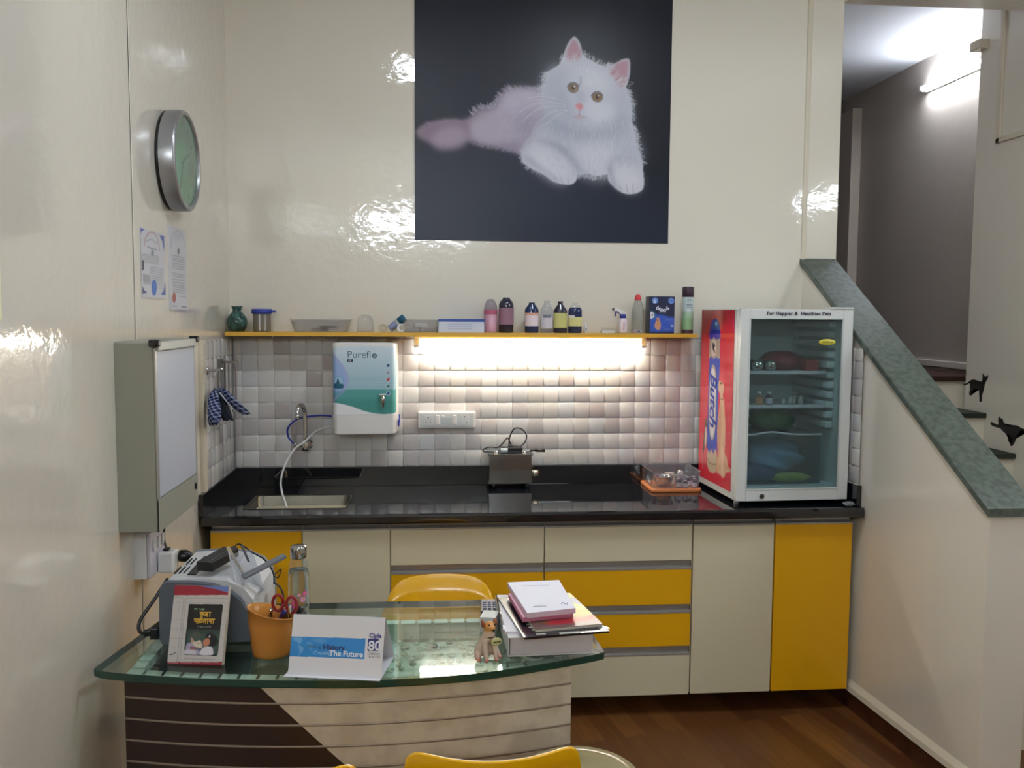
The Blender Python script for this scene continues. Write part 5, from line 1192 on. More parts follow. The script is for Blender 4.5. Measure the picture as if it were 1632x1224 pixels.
# output flap: clear sheet with two ribs, and the grey arm
cl = thin_glass('clear_flap_plastic', (240, 242, 245), .03, 1.35, .10, (205, 210, 220))
flap = MB().face([(.05, -.10, .222), (.112, -.135, .10), (.125, -.02, .10), (.085, .02, .205)]).build('clear_flap', cl, pr)
flap.modifiers.new('thickness', 'SOLIDIFY').thickness = .002
MB().tube([(.045, -.08, .226), (.072, -.12, .15), (.100, -.150, .108)], .0022, smooth_path=False).build('clear_rib', mat('milky_rib', (196, 198, 204), .2), flap)
MB().box(-.004, .004, -.0015, .0015, -.045, .045, M=Matrix.Translation((.062, -.075, .198)) @ Matrix.Rotation(R(-28), 4, 'Y')).build('cream_rib', mat('cream_rib', (206, 190, 160), .4), flap)
MB().box(-.003, .003, -.0015, .0015, -.026, .026, M=Matrix.Translation((.082, -.05, .212)) @ Matrix.Rotation(R(-22), 4, 'Y')).build('grey_rib', mat('grey_rib', (90, 92, 98), .4), flap)
MB().box(-.062, .062, -.013, .013, -.004, .006, bevel=.003, M=Matrix.Translation((.142, -.10, .188)) @ Matrix.Rotation(R(28), 4, 'Z') @ Matrix.Rotation(R(-20), 4, 'Y')).build('grey_arm', mat('arm_grey', (112, 115, 122), .45), pr)
mb = MB().tube([(-.125, -.155, .033), (-.150, -.155, .030), (-.172, -.145, .035), (-.178, -.12, .055), (-.16, -.06, .09), (-.14, 0, .13)], .0048, 10); mb.build('power_cord', M['black_pl'], pr)
MB().box(-.140, -.1185, -.168, -.142, .018, .048, bevel=.003).box(-.158, -.138, -.163, -.147, .025, .041, bevel=.003).build('power_plug', M['black_pl'], pr)
t = thing('power_adapter', 'black power adapter lying on top of the white printer', 'adapter', (-.592, -1.53, .938), 0)
Mx = Matrix.Translation((.012, -.028, .012)) @ Matrix.Rotation(R(-20), 4, 'Z') @ Matrix.Rotation(R(4), 4, 'X')
MB().box(-.024, .024, -.065, .065, -.002, .024, bevel=.003, M=Mx).build('adapter_body', mat('black_adapter', (30, 31, 34), .4), t)
MB().box(-.0005, .0005, -.063, .063, .0242, .0248, M=Mx @ Matrix.Translation((.010, 0, 0))).build('seam', mat('seam_grey', (110, 112, 116), .4), t)
MB().cyl((.03, .038, .022), (.036, .056, .03), .0075, 12).build('strain_relief', M['black_pl'], t)
MB().tube([(.034, .052, .028), (.05, .06, .04), (.09, .04, .02), (.13, .0, .010), (.156, -.02, -.02), (.160, -.03, -.05)], .0022, 8).tube([(.158, -.022, -.028), (.168, -.02, -.020), (.178, -.02, -.012), (.170, -.02, -.035), (.16, -.022, -.03)], .0016, 6).tube([(.160, -.03, -.045), (.178, -.035, -.06), (.186, -.04, -.085), (.176, -.045, -.11), (.158, -.05, -.13)], .0026, 8).build('cable', M['black_pl'], t)

# ================================================================ book
bk = thing('book', 'Marathi dog-care paperback leaning against the printer', 'book', (-.5855, -1.797, DZ+.001), R(-8))
TM = Matrix.Rotation(R(-17), 4, 'X'); BW, BH = .069, .190
MB().box(-BW, BW, 0, .018, 0, BH, bevel=.001, M=TM).build('pages', mat('book_cream_pages', (206, 196, 182), .6), bk)
f = homog([(100, 15), (812, 35), (750, 1155), (20, 1130)], [(0, 0), (210, 0), (210, 290), (0, 290)])
A = Art(210, 290, (196, 192, 190), f); A.rect(60, -20, 900, 158, (150, 36, 52), .5)
A.fill([(370, 15), (860, 20), (860, 140), (640, 75)], (104, 122, 184), .6, smooth=False); A.rect(815, 0, 900, 1200, (196, 188, 180), .6)
for y in (260, 380, 505, 635, 765, 885): A.line([(70-.03*y, y), (800-.05*y, y+6)], (160, 154, 152), 1.6, .5, .6, False)
for x in (170, 330, 430, 550, 650, 740): A.line([(x, 195), (x-60, 1100)], (170, 165, 162), 1.4, .5, .5, False)
for pts in ([(95, 185), (210, 192), (225, 215), (150, 1090), (140, 1100)], [(800, 205), (270, 195), (248, 215), (185, 1090), (190, 1105), (700, 1115)]): A.line(pts, (120, 112, 112), 1.8, .5, .8, False)
A.rect(-20, 1100, 900, 1240, (150, 40, 58), .5)
for a, b in ((40, 160), (200, 350), (370, 460), (490, 580), (600, 700)): A.line([(a, 1108), (b, 1112)], (216, 190, 190), 1.6, .5, .8, False)
A.line([(50, 998), (85, 1000)], (50, 46, 44), 2, .5, 1, False).line([(80, 985), (85, 1000), (110, 975), (140, 972)], (50, 46, 44), 2.6, .5, 1, False)
A.line([(250, 1055), (650, 1068)], (120, 114, 112), 2.2, .8, .7, False)
A.fill([(300, 283), (730, 288), (742, 305), (690, 1000), (672, 1020), (255, 1005), (243, 985), (290, 295)], (24, 24, 26), .4, smooth=False)
A.fill([(292, 645), (708, 660), (682, 1000), (252, 990)], (62, 84, 78), 2.5, 1, False)
A.fill([(300, 650), (700, 660), (700, 720), (300, 700)], (44, 58, 56), 5, .8, False); A.ell(400, 720, 70, 40, (96, 92, 74), blur=6, alpha=.6)
A.fill([(330, 770), (345, 765), (385, 815), (450, 795), (475, 850), (490, 890), (470, 910), (420, 900), (370, 880), (340, 840)], (214, 202, 186), 1); A.fill([(330, 770), (350, 770), (368, 820), (345, 830)], (190, 140, 124), .8); A.line([(412, 838), (438, 842)], (40, 40, 44), 2, .5, .9, False); A.ell(482, 890, 10, 10, (34, 36, 50), blur=.8)
A.fill([(275, 850), (330, 830), (375, 870), (390, 920), (330, 930), (270, 930)], (172, 162, 196), 1.6); A.fill([(330, 880), (380, 890), (400, 940), (360, 960), (320, 930)], (150, 96, 104), 1.2); A.fill([(262, 930), (420, 940), (440, 995), (256, 990)], (206, 202, 214), 1.5)
A.fill([(540, 710), (600, 695), (660, 740), (690, 800), (660, 870), (600, 885), (555, 860), (520, 790)], (26, 24, 28), 1); A.fill([(500, 800), (545, 765), (575, 790), (580, 840), (540, 880), (505, 880), (490, 840)], (192, 128, 104), 1.2); A.ell(575, 740, 9, 20, (196, 200, 208), .3, .8)
A.fill([(470, 930), (520, 890), (600, 890), (625, 940), (615, 1003), (450, 998)], (216, 212, 222), 1.2); A.fill([(400, 930), (440, 920), (450, 990), (410, 995)], (150, 140, 180), 1.5, .8)
# title, drawn stroke by stroke (Devanagari), each letter on a head line
yel = (226, 178, 62)
def stroke(pts, ox, oy, s, wd, col=yel): A.line([(ox+x*s, oy+y*s) for x, y in pts], col, wd, .45, 1, True)
def straight(pts, ox, oy, s, wd, col=yel): A.line([(ox+x*s, oy+y*s) for x, y in pts], col, wd, .45, 1, False)
def ka(ox, oy, s, wd): straight([(.5, 0), (.5, 1)], ox, oy, s, wd); stroke([(.5, .35), (.25, .28), (.1, .5), (.28, .7), (.5, .48)], ox, oy, s, wd); stroke([(.5, .42), (.72, .3), (.88, .48), (.78, .72)], ox, oy, s, wd)
def tra(ox, oy, s, wd): straight([(.6, 0), (.6, 1)], ox, oy, s, wd); stroke([(.6, .35), (.25, .38), (.1, .62)], ox, oy, s, wd); straight([(.6, .42), (.12, .85)], ox, oy, s, wd)
def aa(ox, oy, s, wd): straight([(.25, 0), (.25, 1)], ox, oy, s, wd)
def pa(ox, oy, s, wd): straight([(.65, 0), (.65, 1)], ox, oy, s, wd); stroke([(.15, .08), (.15, .45), (.35, .58), (.65, .52)], ox, oy, s, wd)
def lla(ox, oy, s, wd): stroke([(.45, .05), (.2, .3), (.12, .62), (.3, .82), (.45, .6), (.6, .82), (.82, .66), (.74, .3), (.48, .28)], ox, oy, s, wd)
def ta(ox, oy, s, wd): straight([(.65, 0), (.65, 1)], ox, oy, s, wd); stroke([(.65, .38), (.32, .4), (.15, .6), (.25, .88)], ox, oy, s, wd)
def na(ox, oy, s, wd): straight([(.65, 0), (.65, 1)], ox, oy, s, wd); straight([(.65, .48), (.25, .48)], ox, oy, s, wd); A.ell(ox+.2*s, oy+.52*s, .1*s, .1*s, yel, blur=.4)
w1 = 3.0; s1 = 60
straight([(440, 398), (584, 402)], 0, 0, 1, w1); ka(440, 398, s1, w1); tra(500, 400, s1, w1); aa(556, 401, s1, w1); stroke([(462, 458), (448, 470), (458, 480), (476, 470)], 0, 0, 1, 2.4)
straight([(366, 494), (638, 500)], 0, 0, 1, w1)
for fn, x in ((pa, 366), (aa, 410), (lla, 428), (ta, 482), (aa, 530), (na, 552), (aa, 604)): fn(x, 496, 58, w1)
for pts in ([(362, 350), (385, 345), (400, 360)], [(372, 345), (372, 372)], [(400, 345), (400, 370)], [(432, 345), (445, 365), (460, 350)], [(470, 345), (470, 368), (495, 350)], [(490, 345), (490, 368)]): A.line(pts, (160, 196, 160), 1.8, .5, .9)
for pts in ([(410, 600), (430, 596), (425, 615)], [(452, 596), (452, 614), (470, 600), (490, 612)], [(500, 598), (515, 614)], [(536, 598), (545, 614), (560, 598)], [(570, 598), (572, 614), (590, 600)]): A.line(pts, (150, 156, 160), 1.6, .5, .85)
def bk_f(U, V):
    x = -BW+2*BW*U; y = U*0-.0008; z = BH*V; c, s_ = cos(R(-17)), sin(R(-17)); return (x, y*c-z*s_, y*s_+z*c)
A.mesh('cover', print_mat('book_cover_print', .3), bk, bk_f)

# ================================================================ pen cup and what it holds
CX, CY = -.407, -1.745
t = thing('pen_cup', 'translucent orange cup with a slanted rim holding pens, between book and tent card', 'cup', (CX, CY, DZ+.0005))
om = mat('orange_translucent', (206, 138, 62), .25, trans=.15, sss=0)
def slant(x, z): return z - (.26*x if z > .08 else 0)*min(1, (z-.08)/.03)
rings = []
for r, z in ((.040, 0), (.046, .003), (.0485, .012), (.0535, .06), (.0570, .085), (.0590, .112), (.0605, .1125), (.0600, .115), (.0570, .1145), (.0545, .085), (.050, .05), (.044, .006)):
    rings.append([(r*cos(a), r*.82*sin(a), slant(r*cos(a), z)) for a in np.linspace(0, 2*pi, 37)[:-1]])
MB().loft(rings).build('cup_body', om, t)
t = thing('scissors', 'scissors with dark red loop handles standing in the orange cup', 'scissors', (CX+.028, CY+.005, DZ+.012))
rm = mat('dark_red_plastic', (138, 28, 34), .3)
for sx, cx, cz, a in ((1, -.012, .122, .25), (-1, .022, .116, -.2)):
    pts = [(cx+.013*cos(q), 0, cz+.021*sin(q)) for q in np.linspace(0, 2*pi, 18)[:-1]]; pts.append(pts[0])
    MB().tube(pts, .0042, 8, smooth_path=False).build('handle', rm, t)
for sx in (-1, 1): MB().prism([(sx*.001-.004, .085), (sx*.008+.004, .095), (sx*.003, .0)], 'y', -.001+.0012*sx, .001+.0012*sx).build('blade', M['steel'], t)
def pen(name, label, x, y, h, m, capm, lean, r=.0042, capz=.72):
    t = thing(name, label, 'pen', (CX+x, CY+y, DZ+.01)); Mx = Matrix.Rotation(R(lean), 4, 'Y')
    MB().lathe([(.001, 0), (r, .01), (r, h*capz)], seg=12, M=Mx).build('barrel', m, t); MB().lathe([(r*1.15, h*capz), (r*1.2, h-.004), (r*.8, h), (.001, h)], seg=12, M=Mx).build('cap', capm, t)
pen('pen', 'silver-tipped pen between the scissor handles in the orange cup', .036, -.008, .122, M['steel'], M['chrome'], 6)
pen('pen', 'black marker leaning out at the right of the orange cup', .030, .012, .118, M['black_pl'], M['black_pl'], 22, .0055)
pen('pen', 'purple pen lying low along the rim of the orange cup', -.010, .020, .108, mat('purple_pen', (52, 38, 108), .35), mat('purple_cap', (52, 38, 108), .35), 22, .006)
pen('pen', 'blue-grey pen at the left inside the orange cup', -.028, .01, .112, mat('steel_blue_pen', (120, 134, 170), .3), M['chrome'], 14)

# ================================================================ glass bottle
t = thing('water_bottle', 'clear glass water bottle with pink flowers and a silver cap', 'bottle', (-.374, -1.500, DZ+.0005))
gb = thin_glass('bottle_glass', (246, 248, 247), .01, 1.5, .09)
MB().lathe([(.001, .003), (.026, .002), (.0295, .006), (.0300, .03), (.0285, .036), (.0302, .05), (.0302, .118), (.0285, .126), (.0298, .134), (.027, .158), (.0225, .176), (.0205, .184), (.0205, .19)], seg=32, cap=False).build('glass_body', gb, t)
MB().lathe([(.001, .004), (.026, .005), (.0275, .03), (.0265, .036), (.0280, .05), (.0280, .118), (.027, .126), (.0275, .132), (.0255, .150), (.001, .1505)], seg=28).build('water', mat('water', (235, 240, 238), .0, trans=1, ior=1.33), t)
MB().lathe([(.0222, .184), (.0228, .186), (.0228, .213), (.0205, .218), (.001, .219)], seg=30).build('cap', M['steel'], t)
pink = mat('pink_decal', (226, 92, 160), .4); pale = mat('pale_pink_decal', (232, 160, 200), .4); yl = mat('flower_centre', (222, 176, 60), .4); gn = mat('brown_green_stem', (104, 88, 62), .5)
def flower(a, z, s, m):
    mb = MB(); mb.mi = 0
    for k in range(6):
        q = k*pi/3; pts = []
        for j in range(8):
            u = 2*pi*j/8; lx, lz = s*.55*cos(q)+s*.42*cos(u), s*.55*sin(q)+s*.42*sin(u); aa_ = a+lx/.0308
            pts.append((.0308*cos(aa_), .0308*sin(aa_), z+lz))
        mb.face(pts)
    mb.mi = 1; pts = []
    for j in range(8):
        u = 2*pi*j/8; aa_ = a+s*.25*cos(u)/.0311; pts.append((.0312*cos(aa_), .0312*sin(aa_), z+s*.25*sin(u)))
    mb.face(pts); mb.build('flower_decal', [m, yl], t)
flower(R(-105), .058, .013, pink); flower(R(-62), .072, .009, pale); flower(R(-50), .088, .008, pink); flower(R(-130), .074, .006, pale); flower(R(-80), .085, .005, pale)
for a, z in ((-118, .082), (-100, .088), (-86, .078), (-70, .052)): MB().tube([(.0310*cos(R(a+d)), .0310*sin(R(a+d)), z+h) for d, h in ((-9, -.006), (0, .002), (8, .0))], .0008, 5).build('stem_decal', gn, t)

# ================================================================ tent card
t = thing('tent_card', 'white folded tent card with a blue banner at the desk front', 'tent card', (-.347, -1.877, DZ+.0006), R(-10.5))
cw = mat('white_card', (222, 222, 228), .5); TW, TDp, TH_, TA = .229, .142, .132, .050
def slab(mb, a, b, th=.0008):
    """thin card between edge a (y, z) and edge b, running along x"""
    v = Vector((b[0]-a[0], b[1]-a[1])); n = Vector((-v.y, v.x)).normalized()*th
    mb.prism([(a[0], a[1]), (b[0], b[1]), (b[0]+n.x, b[1]+n.y), (a[0]+n.x, a[1]+n.y)], 'x', 0, TW)
mb = MB(); slab(mb, (.004, .001), (TA, TH_)); mb.build('front_leaf', cw, t)
mb = MB(); slab(mb, (TA+.001, TH_), (TDp, .001)); mb.build('rear_leaf', cw, t)
mb = MB(); mb.prism([(-.012, 0), (TDp, 0), (TDp, .0008), (-.012, .0008)], 'x', -.006, TW); mb.build('base_flap', cw, t)
f = homog([(110, 75), (1420, 135), (1385, 915), (50, 875)], [(0, 0), (300, 0), (300, 172), (0, 172)])
A = Art(300, 172, (222, 222, 228), f); A.fill([(60, 368), (1152, 400), (1138, 668), (40, 632)], (44, 134, 206), .4, smooth=False)
lb_ = (110, 170, 220)
A.fill([(110, 385), (240, 390), (250, 430), (200, 470), (180, 440), (140, 430)], lb_, 1.2, .9).fill([(190, 490), (260, 510), (270, 545), (230, 600), (205, 620), (215, 560)], lb_, 1.2, .9).fill([(270, 380), (290, 378), (285, 400)], lb_, 1, .8)
A.fill([(310, 460), (350, 440), (400, 470), (410, 520), (380, 560), (340, 500)], lb_, 1.5, .5).fill([(380, 400), (560, 395), (600, 430), (540, 460), (430, 440)], lb_, 2, .4)
A.rect(1183, 400, 1335, 562, (44, 44, 122), .4)
ang = math.atan2(TA-.004, TH_-.001)
def tf(U, V): L = math.hypot(TA-.004, TH_-.001); return (TW*U, .004+L*V*sin(ang)-.0018, .001+L*V*cos(ang)+.0002)
pr_ = A.mesh('front_print', print_mat('card_print', .45), t, tf)
def card_text(s, size, m, u, v, al='LEFT', off=0, sx=1, sp=1):
    L = math.hypot(TA-.004, TH_-.001); p = (TW*u, .004+L*v*sin(ang)-.0024, .001+L*v*cos(ang))
    return text('lettering', s, size, m, pr_, p, rot=Euler((pi/2-ang, 0, 0)), extrude=.0001, align=al, offset=off, sx=sx, space=sp)
navy = mat('navy_ink', (34, 44, 96), .5); wi = mat('white_ink', (226, 232, 240), .5); vi = mat('violet_ink', (58, 50, 130), .5); gi = mat('grey_ink', (84, 84, 110), .5)
card_text('Making', .0118, mat('slate_ink', (40, 78, 120), .5), .185, .475); card_text('History.', .0175, navy, .352, .475, off=.0005)
card_text('Creating', .0125, mat('pale_blue_ink', (160, 200, 232), .5), .255, .375); card_text('The Future', .0175, wi, .425, .375, off=.0005, sx=1.05)
card_text('Cipla', .0145, vi, .905, .70, 'CENTER', .0005); card_text('80', .031, wi, .905, .525, 'CENTER', .0006, 1.0)
card_text('CARING', .0082, gi, .902, .395, 'CENTER'); card_text('FOR LIFE', .0072, gi, .912, .345, 'CENTER')

# ================================================================ stack at the right end of the desk
def flat(name, label, cat, pts, z, th, m, loc_z=None, side=None, bev=0, group=None):
    """thin sheet or pad from four plan corners"""
    cx = sum(p[0] for p in pts)/4; cy_ = sum(p[1] for p in pts)/4
    t = thing(name, label, cat, (cx, cy_, z), group=group)
    P = [(x-cx, y-cy_) for x, y in pts]
    MB().loft([[(x, y, 0) for x, y in P], [(x, y, th-.0006) for x, y in P]], smooth=False).build('pages', side or m, t)
    MB().loft([[(x, y, th-.0005) for x, y in P], [(x, y, th) for x, y in P]], smooth=False).build('cover', m, t)
    return t, P
thick = thing('thick_book', 'thick white book at the bottom of the stack on the desk', 'book', (.298, -1.628, DZ+.0006), R(1.5))
pgm = mat('grey_white_pages', (204, 198, 200), .6)
MB().box(-.105, .110, -.168, .160, .003, .047, bevel=.001).build('pages', pgm, thick)
cvm = mat('white_cover', (218, 214, 216), .45)
MB().box(-.108, .112, -.172, .164, 0, .0028, bevel=.0008).box(-.108, .112, -.172, .164, .0472, .050, bevel=.0008).box(-.1105, -.1075, -.172, .164, 0, .050, bevel=.0012).build('cover', cvm, thick)
z = DZ+.0512
t, P = flat('folder', 'folded white sheets with a shiny silver edge on the thick book', 'papers', [(.185, -1.775), (.375, -1.785), (.40, -1.50), (.186, -1.475)], z, .006, mat('paper_white', (218, 214, 222), .5))
MB().tube([(P[0][0], P[0][1], .004), (P[3][0], P[3][1], .004)], .0028, 8, smooth_path=False).build('silver_edge', M['chrome'], t)
t, P = flat('magazine', 'black magazine with pale marks, rotated on the stack', 'magazine', [(.229, -1.838), (.452, -1.806), (.398, -1.53), (.186, -1.512)], z+.0066, .0055, mat('black_cover', (30, 28, 36), .25, coat=.4))
wk = mat('pale_print_mark', (190, 190, 180), .4)
def mark(t, x0, x1, y0, y1, zz, m, rz=0, name='printed_mark'): return MB().box(-(x1-x0)/2, (x1-x0)/2, -(y1-y0)/2, (y1-y0)/2, 0, .0003, M=Matrix.Translation(((x0+x1)/2, (y0+y1)/2, zz)) @ Matrix.Rotation(rz, 4, 'Z')).build(name, m, t)
for q in ((-.055, -.030, -.150, -.142), (-.062, -.035, -.118, -.110), (-.068, -.040, -.098, -.090), (-.072, -.045, -.076, -.068)): mark(t, *q, .0056, wk, .14)
mark(t, .005, .060, -.148, -.136, .0056, wk, .14); MB().box(-.012, .012, -.010, .010, 0, .0008, M=Matrix.Translation((P[1][0]-.012, P[1][1]+.018, .0056)) @ Matrix.Rotation(.5, 4, 'Z')).build('silver_corner', M['chrome'], t)
# colourful magazine: printed cover
mg = [(.262, -1.806), (.440, -1.776), (.395, -1.515), (.222, -1.530)]; z2 = z+.0127
t, P = flat('magazine', 'glossy green, yellow and red magazine under the note pads', 'magazine', mg, z2, .007, mat('magazine_base', (150, 150, 70), .2, coat=.5), side=mat('magazine_pages', (206, 200, 188), .6))
A = Art(90, 120, (150, 158, 74), None); A.fill([(0, 78), (90, 70), (90, 120), (0, 120)], (120, 60, 50), 3); A.fill([(0, 100), (90, 96), (90, 122), (0, 122)], (112, 84, 84), 2)
A.fill([(20, 92), (80, 84), (82, 104), (24, 110)], (168, 44, 52), 1.5).fill([(40, 70), (90, 60), (90, 84), (50, 90)], (196, 190, 96), 3).fill([(60, 20), (90, 0), (90, 60), (70, 60)], (198, 204, 120), 3).fill([(74, 30), (90, 20), (90, 50)], (170, 172, 176), 2)
A.fill([(0, 0), (14, 0), (16, 40), (10, 80), (0, 80)], (186, 176, 96), 2).fill([(6, 60), (20, 70), (24, 100), (8, 100)], (96, 90, 52), 2, .8)
def quad(P, zz): 
    def f_(U, V):
        x = (1-U)*(1-V)*P[0][0]+U*(1-V)*P[1][0]+U*V*P[2][0]+(1-U)*V*P[3][0]; y = (1-U)*(1-V)*P[0][1]+U*(1-V)*P[1][1]+U*V*P[2][1]+(1-U)*V*P[3][1]
        return (x, y, U*0+zz)
    return f_
A.mesh('cover_print', print_mat('magazine_print', .3, coat=.1), t, quad(P, .0075))
z3 = z2+.0080
flat('note_pad', 'pink-edged note pad under the white pad on the stack', 'note pad', [(.234, -1.752), (.372, -1.722), (.35, -1.52), (.214, -1.55)], z3, .013, mat('pink_pad_top', (222, 168, 190), .5), side=mat('pink_pad_edge', (204, 122, 152), .6))
t, P = flat('note_pad', 'white note pad on top of the stack', 'note pad', [(.245, -1.762), (.376, -1.732), (.368, -1.482), (.216, -1.494)], z3+.0134, .014, mat('pad_white', (226, 224, 236), .55), side=mat('white_pad_edge', (222, 196, 212), .6))
pk = mat('pale_grey_ink', (176, 180, 204), .5); ik = mat('dark_grey_ink', (100, 104, 136), .5)
mark(t, -.045, .03, .085, .088, .0142, pk); mark(t, -.035, .0, -.095, -.092, .0142, ik); mark(t, -.028, -.008, -.085, -.082, .0142, pk); 
mb = MB().tube([(.042, -.078, .0144), (.048, -.068, .0144), (.052, -.080, .0144), (.060, -.070, .0144), (.056, -.086, .0144)], .0008, 5); mb.build('printed_logo', ik, t)
t = thing('carton', 'small white carton behind the dog figurine on the desk', 'carton', (.158, -1.60, DZ+.0006), R(-14)); MB().box(-.022, .022, -.03, .03, 0, .043, bevel=.001).build('carton_body', mat('small_white_carton', (206, 206, 204), .5), t)
t = thing('calculator', 'black calculator with raised keys at the back edge of the desk', 'calculator', (.176, -1.43, DZ+.0006), R(-3)); MB().box(-.034, .030, -.055, .055, 0, .012, bevel=.003).build('body', mat('dark_keypad', (44, 48, 62), .4), t)
kb = mat('keypad_blue', (70, 78, 108), .4)
for i in range(4):
    for j in range(4): MB().box(-.027+.0145*i, -.017+.0145*i, -.042+.018*j, -.030+.018*j, .0122, .0165, bevel=.002).build('key', kb, t)

# ================================================================ puppy figurine
t = thing('dog_figurine', 'small tan and white puppy figurine with an oval tag, sitting on the desk glass', 'figurine', (.140, -1.818, DZ+.0006), R(18))
bm_ = bpy.data.meshes.new('dog_body'); 
def skin_body(verts, edges, name, m, parent, root=0, sub=2):
    me = bpy.data.meshes.new(name); me.from_pydata([v[:3] for v in verts], edges, []); o = bpy.data.objects.new(name, me); COL.objects.link(o)
    md = o.modifiers.new('skin', 'SKIN'); md.use_smooth_shade = True
    for i, v in enumerate(verts):
        sv = me.skin_vertices[0].data[i]; r = v[3]; sv.radius = r if isinstance(r, tuple) else (r, r); sv.use_root = (i == root)
    s = o.modifiers.new('sub', 'SUBSURF'); s.levels = sub; s.render_levels = sub
    dg = bpy.context.evaluated_depsgraph_get(); me2 = bpy.data.meshes.new_from_object(o.evaluated_get(dg)); bpy.data.objects.remove(o)
    me2.materials.clear(); me2.materials.append(m); me2.name = name
    for p in me2.polygons: p.use_smooth = True
    o2 = bpy.data.objects.new(name, me2); COL.objects.link(o2); o2.parent = parent; return o2
dogm = mat('puppy_glaze', (206, 184, 166), .35)
nt = dogm.node_tree; b_ = nt.nodes['Principled BSDF']; tc = nt.nodes.new('ShaderNodeTexCoord'); sp = nt.nodes.new('ShaderNodeSeparateXYZ'); nt.links.new(tc.outputs['Object'], sp.inputs[0])
nz = nt.nodes.new('ShaderNodeTexNoise'); nz.inputs['Scale'].default_value = 60; nt.links.new(tc.outputs['Object'], nz.inputs[0])
ad = nt.nodes.new('ShaderNodeMath'); ad.operation = 'MULTIPLY_ADD'; ad.inputs[1].default_value = .03; nt.links.new(nz.outputs['Fac'], ad.inputs[0]); nt.links.new(sp.outputs['Z'], ad.inputs[2])
cr = nt.nodes.new('ShaderNodeValToRGB'); e = cr.color_ramp.elements; e[0].position = .018; e[0].color = (*lin((196, 96, 78)), 1); e[1].position = .035; e[1].color = (*lin((208, 186, 170)), 1)
for p_, c in ((.088, (208, 188, 170)), (.100, (214, 156, 84)), (.115, (206, 140, 72)), (.132, (186, 110, 66))): x = e.new(p_); x.color = (*lin(c), 1)
nt.links.new(ad.outputs[0], cr.inputs[0]); nt.links.new(cr.outputs[0], b_.inputs['Base Color'])
V_ = [(0, .012, .026, (.023, .020)), (0, .004, .050, (.018, .0165)), (0, -.004, .068, (.0135, .013)), (0, -.006, .080, .0125), (0, -.010, .094, (.0175, .0165)), (0, -.022, .089, (.0115, .0095)), (0, -.031, .086, .0075),
      (-.012, -.010, .050, .0085), (-.013, -.018, .026, .0062), (-.013, -.021, .008, .0058), (-.013, -.029, .005, .0055),
      (.012, -.010, .050, .0085), (.013, -.018, .026, .0062), (.013, -.021, .008, .0058), (.013, -.029, .005, .0055),
      (-.024, .012, .018, .0125), (-.028, -.004, .007, .0065), (-.029, -.014, .005, .0055), (.024, .012, .018, .0125), (.028, -.004, .007, .0065), (.029, -.014, .005, .0055), (.004, .034, .008, .006), (.018, .040, .006, .004)]
E_ = [(0, 1), (1, 2), (2, 3), (3, 4), (4, 5), (5, 6), (2, 7), (7, 8), (8, 9), (9, 10), (2, 11), (11, 12), (12, 13), (13, 14), (0, 15), (15, 16), (16, 17), (0, 18), (18, 19), (19, 20), (0, 21), (21, 22)]
skin_body(V_, E_, 'body', dogm, t)
em = mat('brown_ear', (150, 92, 62), .4)
for s in (-1, 1): MB().sphere((s*.0165, -.006, .097), .0095, 14, 8, (.5, .8, 1.15)).build('ear', em, t)
bk_ = mat('dog_black', (24, 20, 20), .15)
MB().sphere((0, -.0385, .0885), .0036, 10, 6, (1.2, .8, .8)).build('nose', bk_, t)
for s in (-1, 1): MB().sphere((s*.0075, -.0262, .0985), .0024, 10, 6).build('eye', bk_, t)
MB().tube([(-.005, -.037, .0815), (0, -.0385, .083), (.005, -.037, .0815)], .0008, 6).build('mouth', mat('dog_mouth', (90, 40, 36), .4), t)
tg = MB().sphere((.012, -.0265, .054), .0125, 20, 8, (1.2, .22, .8)).build('tag', mat('tag_green_cream', (196, 196, 140), .4), t); tg['label'] = 'pale oval tag'
text('tag_lettering', 'WELCOME', .0042, bk_, tg, (.012, -.0296, .054), extrude=.0002, offset=.0002)
MB().tube([(-.012, -.012, .066), (0, -.020, .063), (.012, -.014, .066), (.013, -.0, .070), (0, .008, .073), (-.013, -.0, .070), (-.012, -.012, .066)], .0012, 6).build('collar', mat('dark_collar', (50, 40, 36), .5), t)

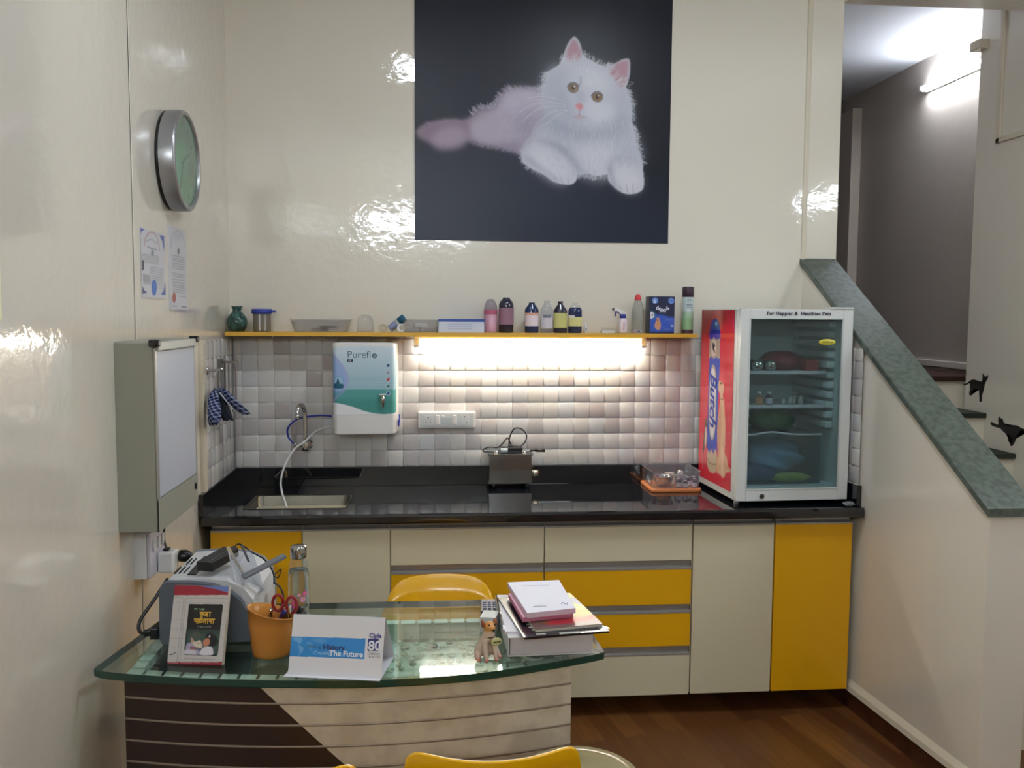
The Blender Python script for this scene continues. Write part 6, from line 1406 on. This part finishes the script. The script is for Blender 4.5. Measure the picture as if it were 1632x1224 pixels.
# ================================================================ chairs and stool
cm = mat('yellow_chair_plastic', (236, 176, 10), .22, coat=.4)
def make_chair(name, label, loc, rz, width, top, arch, curve, m, group):
    """moulded plastic chair on four metal legs; back at +y, top height `top`"""
    t = thing(name, label, 'chair', loc, rz, group); w2 = width/2
    us = np.sin(np.linspace(-pi/2, pi/2, 29)); rings = []
    for side in (0, 1):
        pass
    zs = np.linspace(.50, 1, 16)
    def P(u, v, off):   # v 0..1 bottom to top
        ww = w2*(.86+.14*sin(min(v*1.6, 1)*pi/2))
        corner = 1-(max(abs(u)-.0, 0)**6)*.0
        x = ww*u; zt = top - (arch*(.18*abs(u)**2+.82*abs(u)**7) if arch > .05 else arch*abs(u)**2 + .022*abs(u)**14); z = .47+(zt-.47)*v
        if v > .8: x = ww*np.sign(u)*min(abs(u), 1)*(1-.05*((v-.8)/.2)**2)
        y = .19 + .055*v - curve*(abs(u)**2) + off*(1-.25*v) + (.012*v if v > .9 else 0)
        return (x, y, z)
    A_ = [[P(u, v, -.006) for u in us] for v in np.linspace(0, 1, 16)]; B_ = [[P(u, v, .006) for u in us] for v in np.linspace(0, 1, 16)]
    mb = MB(); va = [[mb.bm.verts.new(p) for p in r] for r in A_]; vb = [[mb.bm.verts.new(p) for p in r] for r in B_]; fs = []
    for g in (va, vb):
        for i in range(15):
            for j in range(28): fs.append(mb.bm.faces.new((g[i][j], g[i][j+1], g[i+1][j+1], g[i+1][j])))
    for j in range(28):
        for i in (0, 15): fs.append(mb.bm.faces.new((va[i][j], va[i][j+1], vb[i][j+1], vb[i][j])))
    for i in range(15):
        for j in (0, 28): fs.append(mb.bm.faces.new((va[i][j], va[i+1][j], vb[i+1][j], vb[i][j])))
    for f_ in fs: f_.smooth = True
    o = mb.build('backrest', m, t); bv = o.modifiers.new('round', 'BEVEL'); bv.width = .005; bv.segments = 3; bv.limit_method = 'ANGLE'; bv.angle_limit = R(50)
    rings = [[(x, y, .452+h - .015*(1-(x/w2)**2)*(1 if h > 0 else 1)) for x, y in rrect(-w2*.95-g, w2*.95+g, -.20-g, .19+g, .07, 6)] for g, h in ((-.006, -.006), (0, 0), (-.005, .010), (-.03, .008))]
    mb = MB(); mb.loft(rings); mb.build('seat', m, t)
    for sx in (-1, 1):
        for sy in (-1, 1): MB().tube([(sx*w2*.75, sy*.14, .442), (sx*w2*.95, sy*.19, .0)], .011, 12, smooth_path=False).build('leg', M['chrome'], t)
    return t
make_chair('chair', 'yellow plastic chair behind the desk, its rounded back above the glass', (.028, -1.265, 0), 0, .400, .744, .110, .035, cm, 'yellow plastic chairs')
make_chair('visitor_chair', 'yellow chair back at the bottom centre, cut by the lower frame edge', (.108, -2.27, 0), R(180), .325, .862, -.004, .055, cm, 'yellow plastic chairs')
make_chair('visitor_chair', 'yellow chair back at the bottom left, only its right corner showing', (-.283, -2.285, 0), R(180), .325, .852, -.004, .055, cm, 'yellow plastic chairs')
t = thing('stool', 'pale translucent round stool seat beside the desk at the bottom edge', 'stool', (.345, -2.005, 0))
tr = mat('translucent_cream_plastic', (216, 200, 150), .12, trans=.55, ior=1.3, coat=.3)
MB().lathe([(.001, .540), (.120, .538), (.138, .532), (.146, .538), (.146, .546), (.138, .552), (.120, .548), (.001, .546)], seg=48).build('seat', tr, t)
MB().cyl((0, 0, .02), (0, 0, .538), .018, 16).build('pedestal', M['chrome'], t); MB().lathe([(.001, 0), (.10, 0), (.104, .006), (.03, .02), (.018, .03), (.001, .03)], seg=32).build('base', M['chrome'], t)
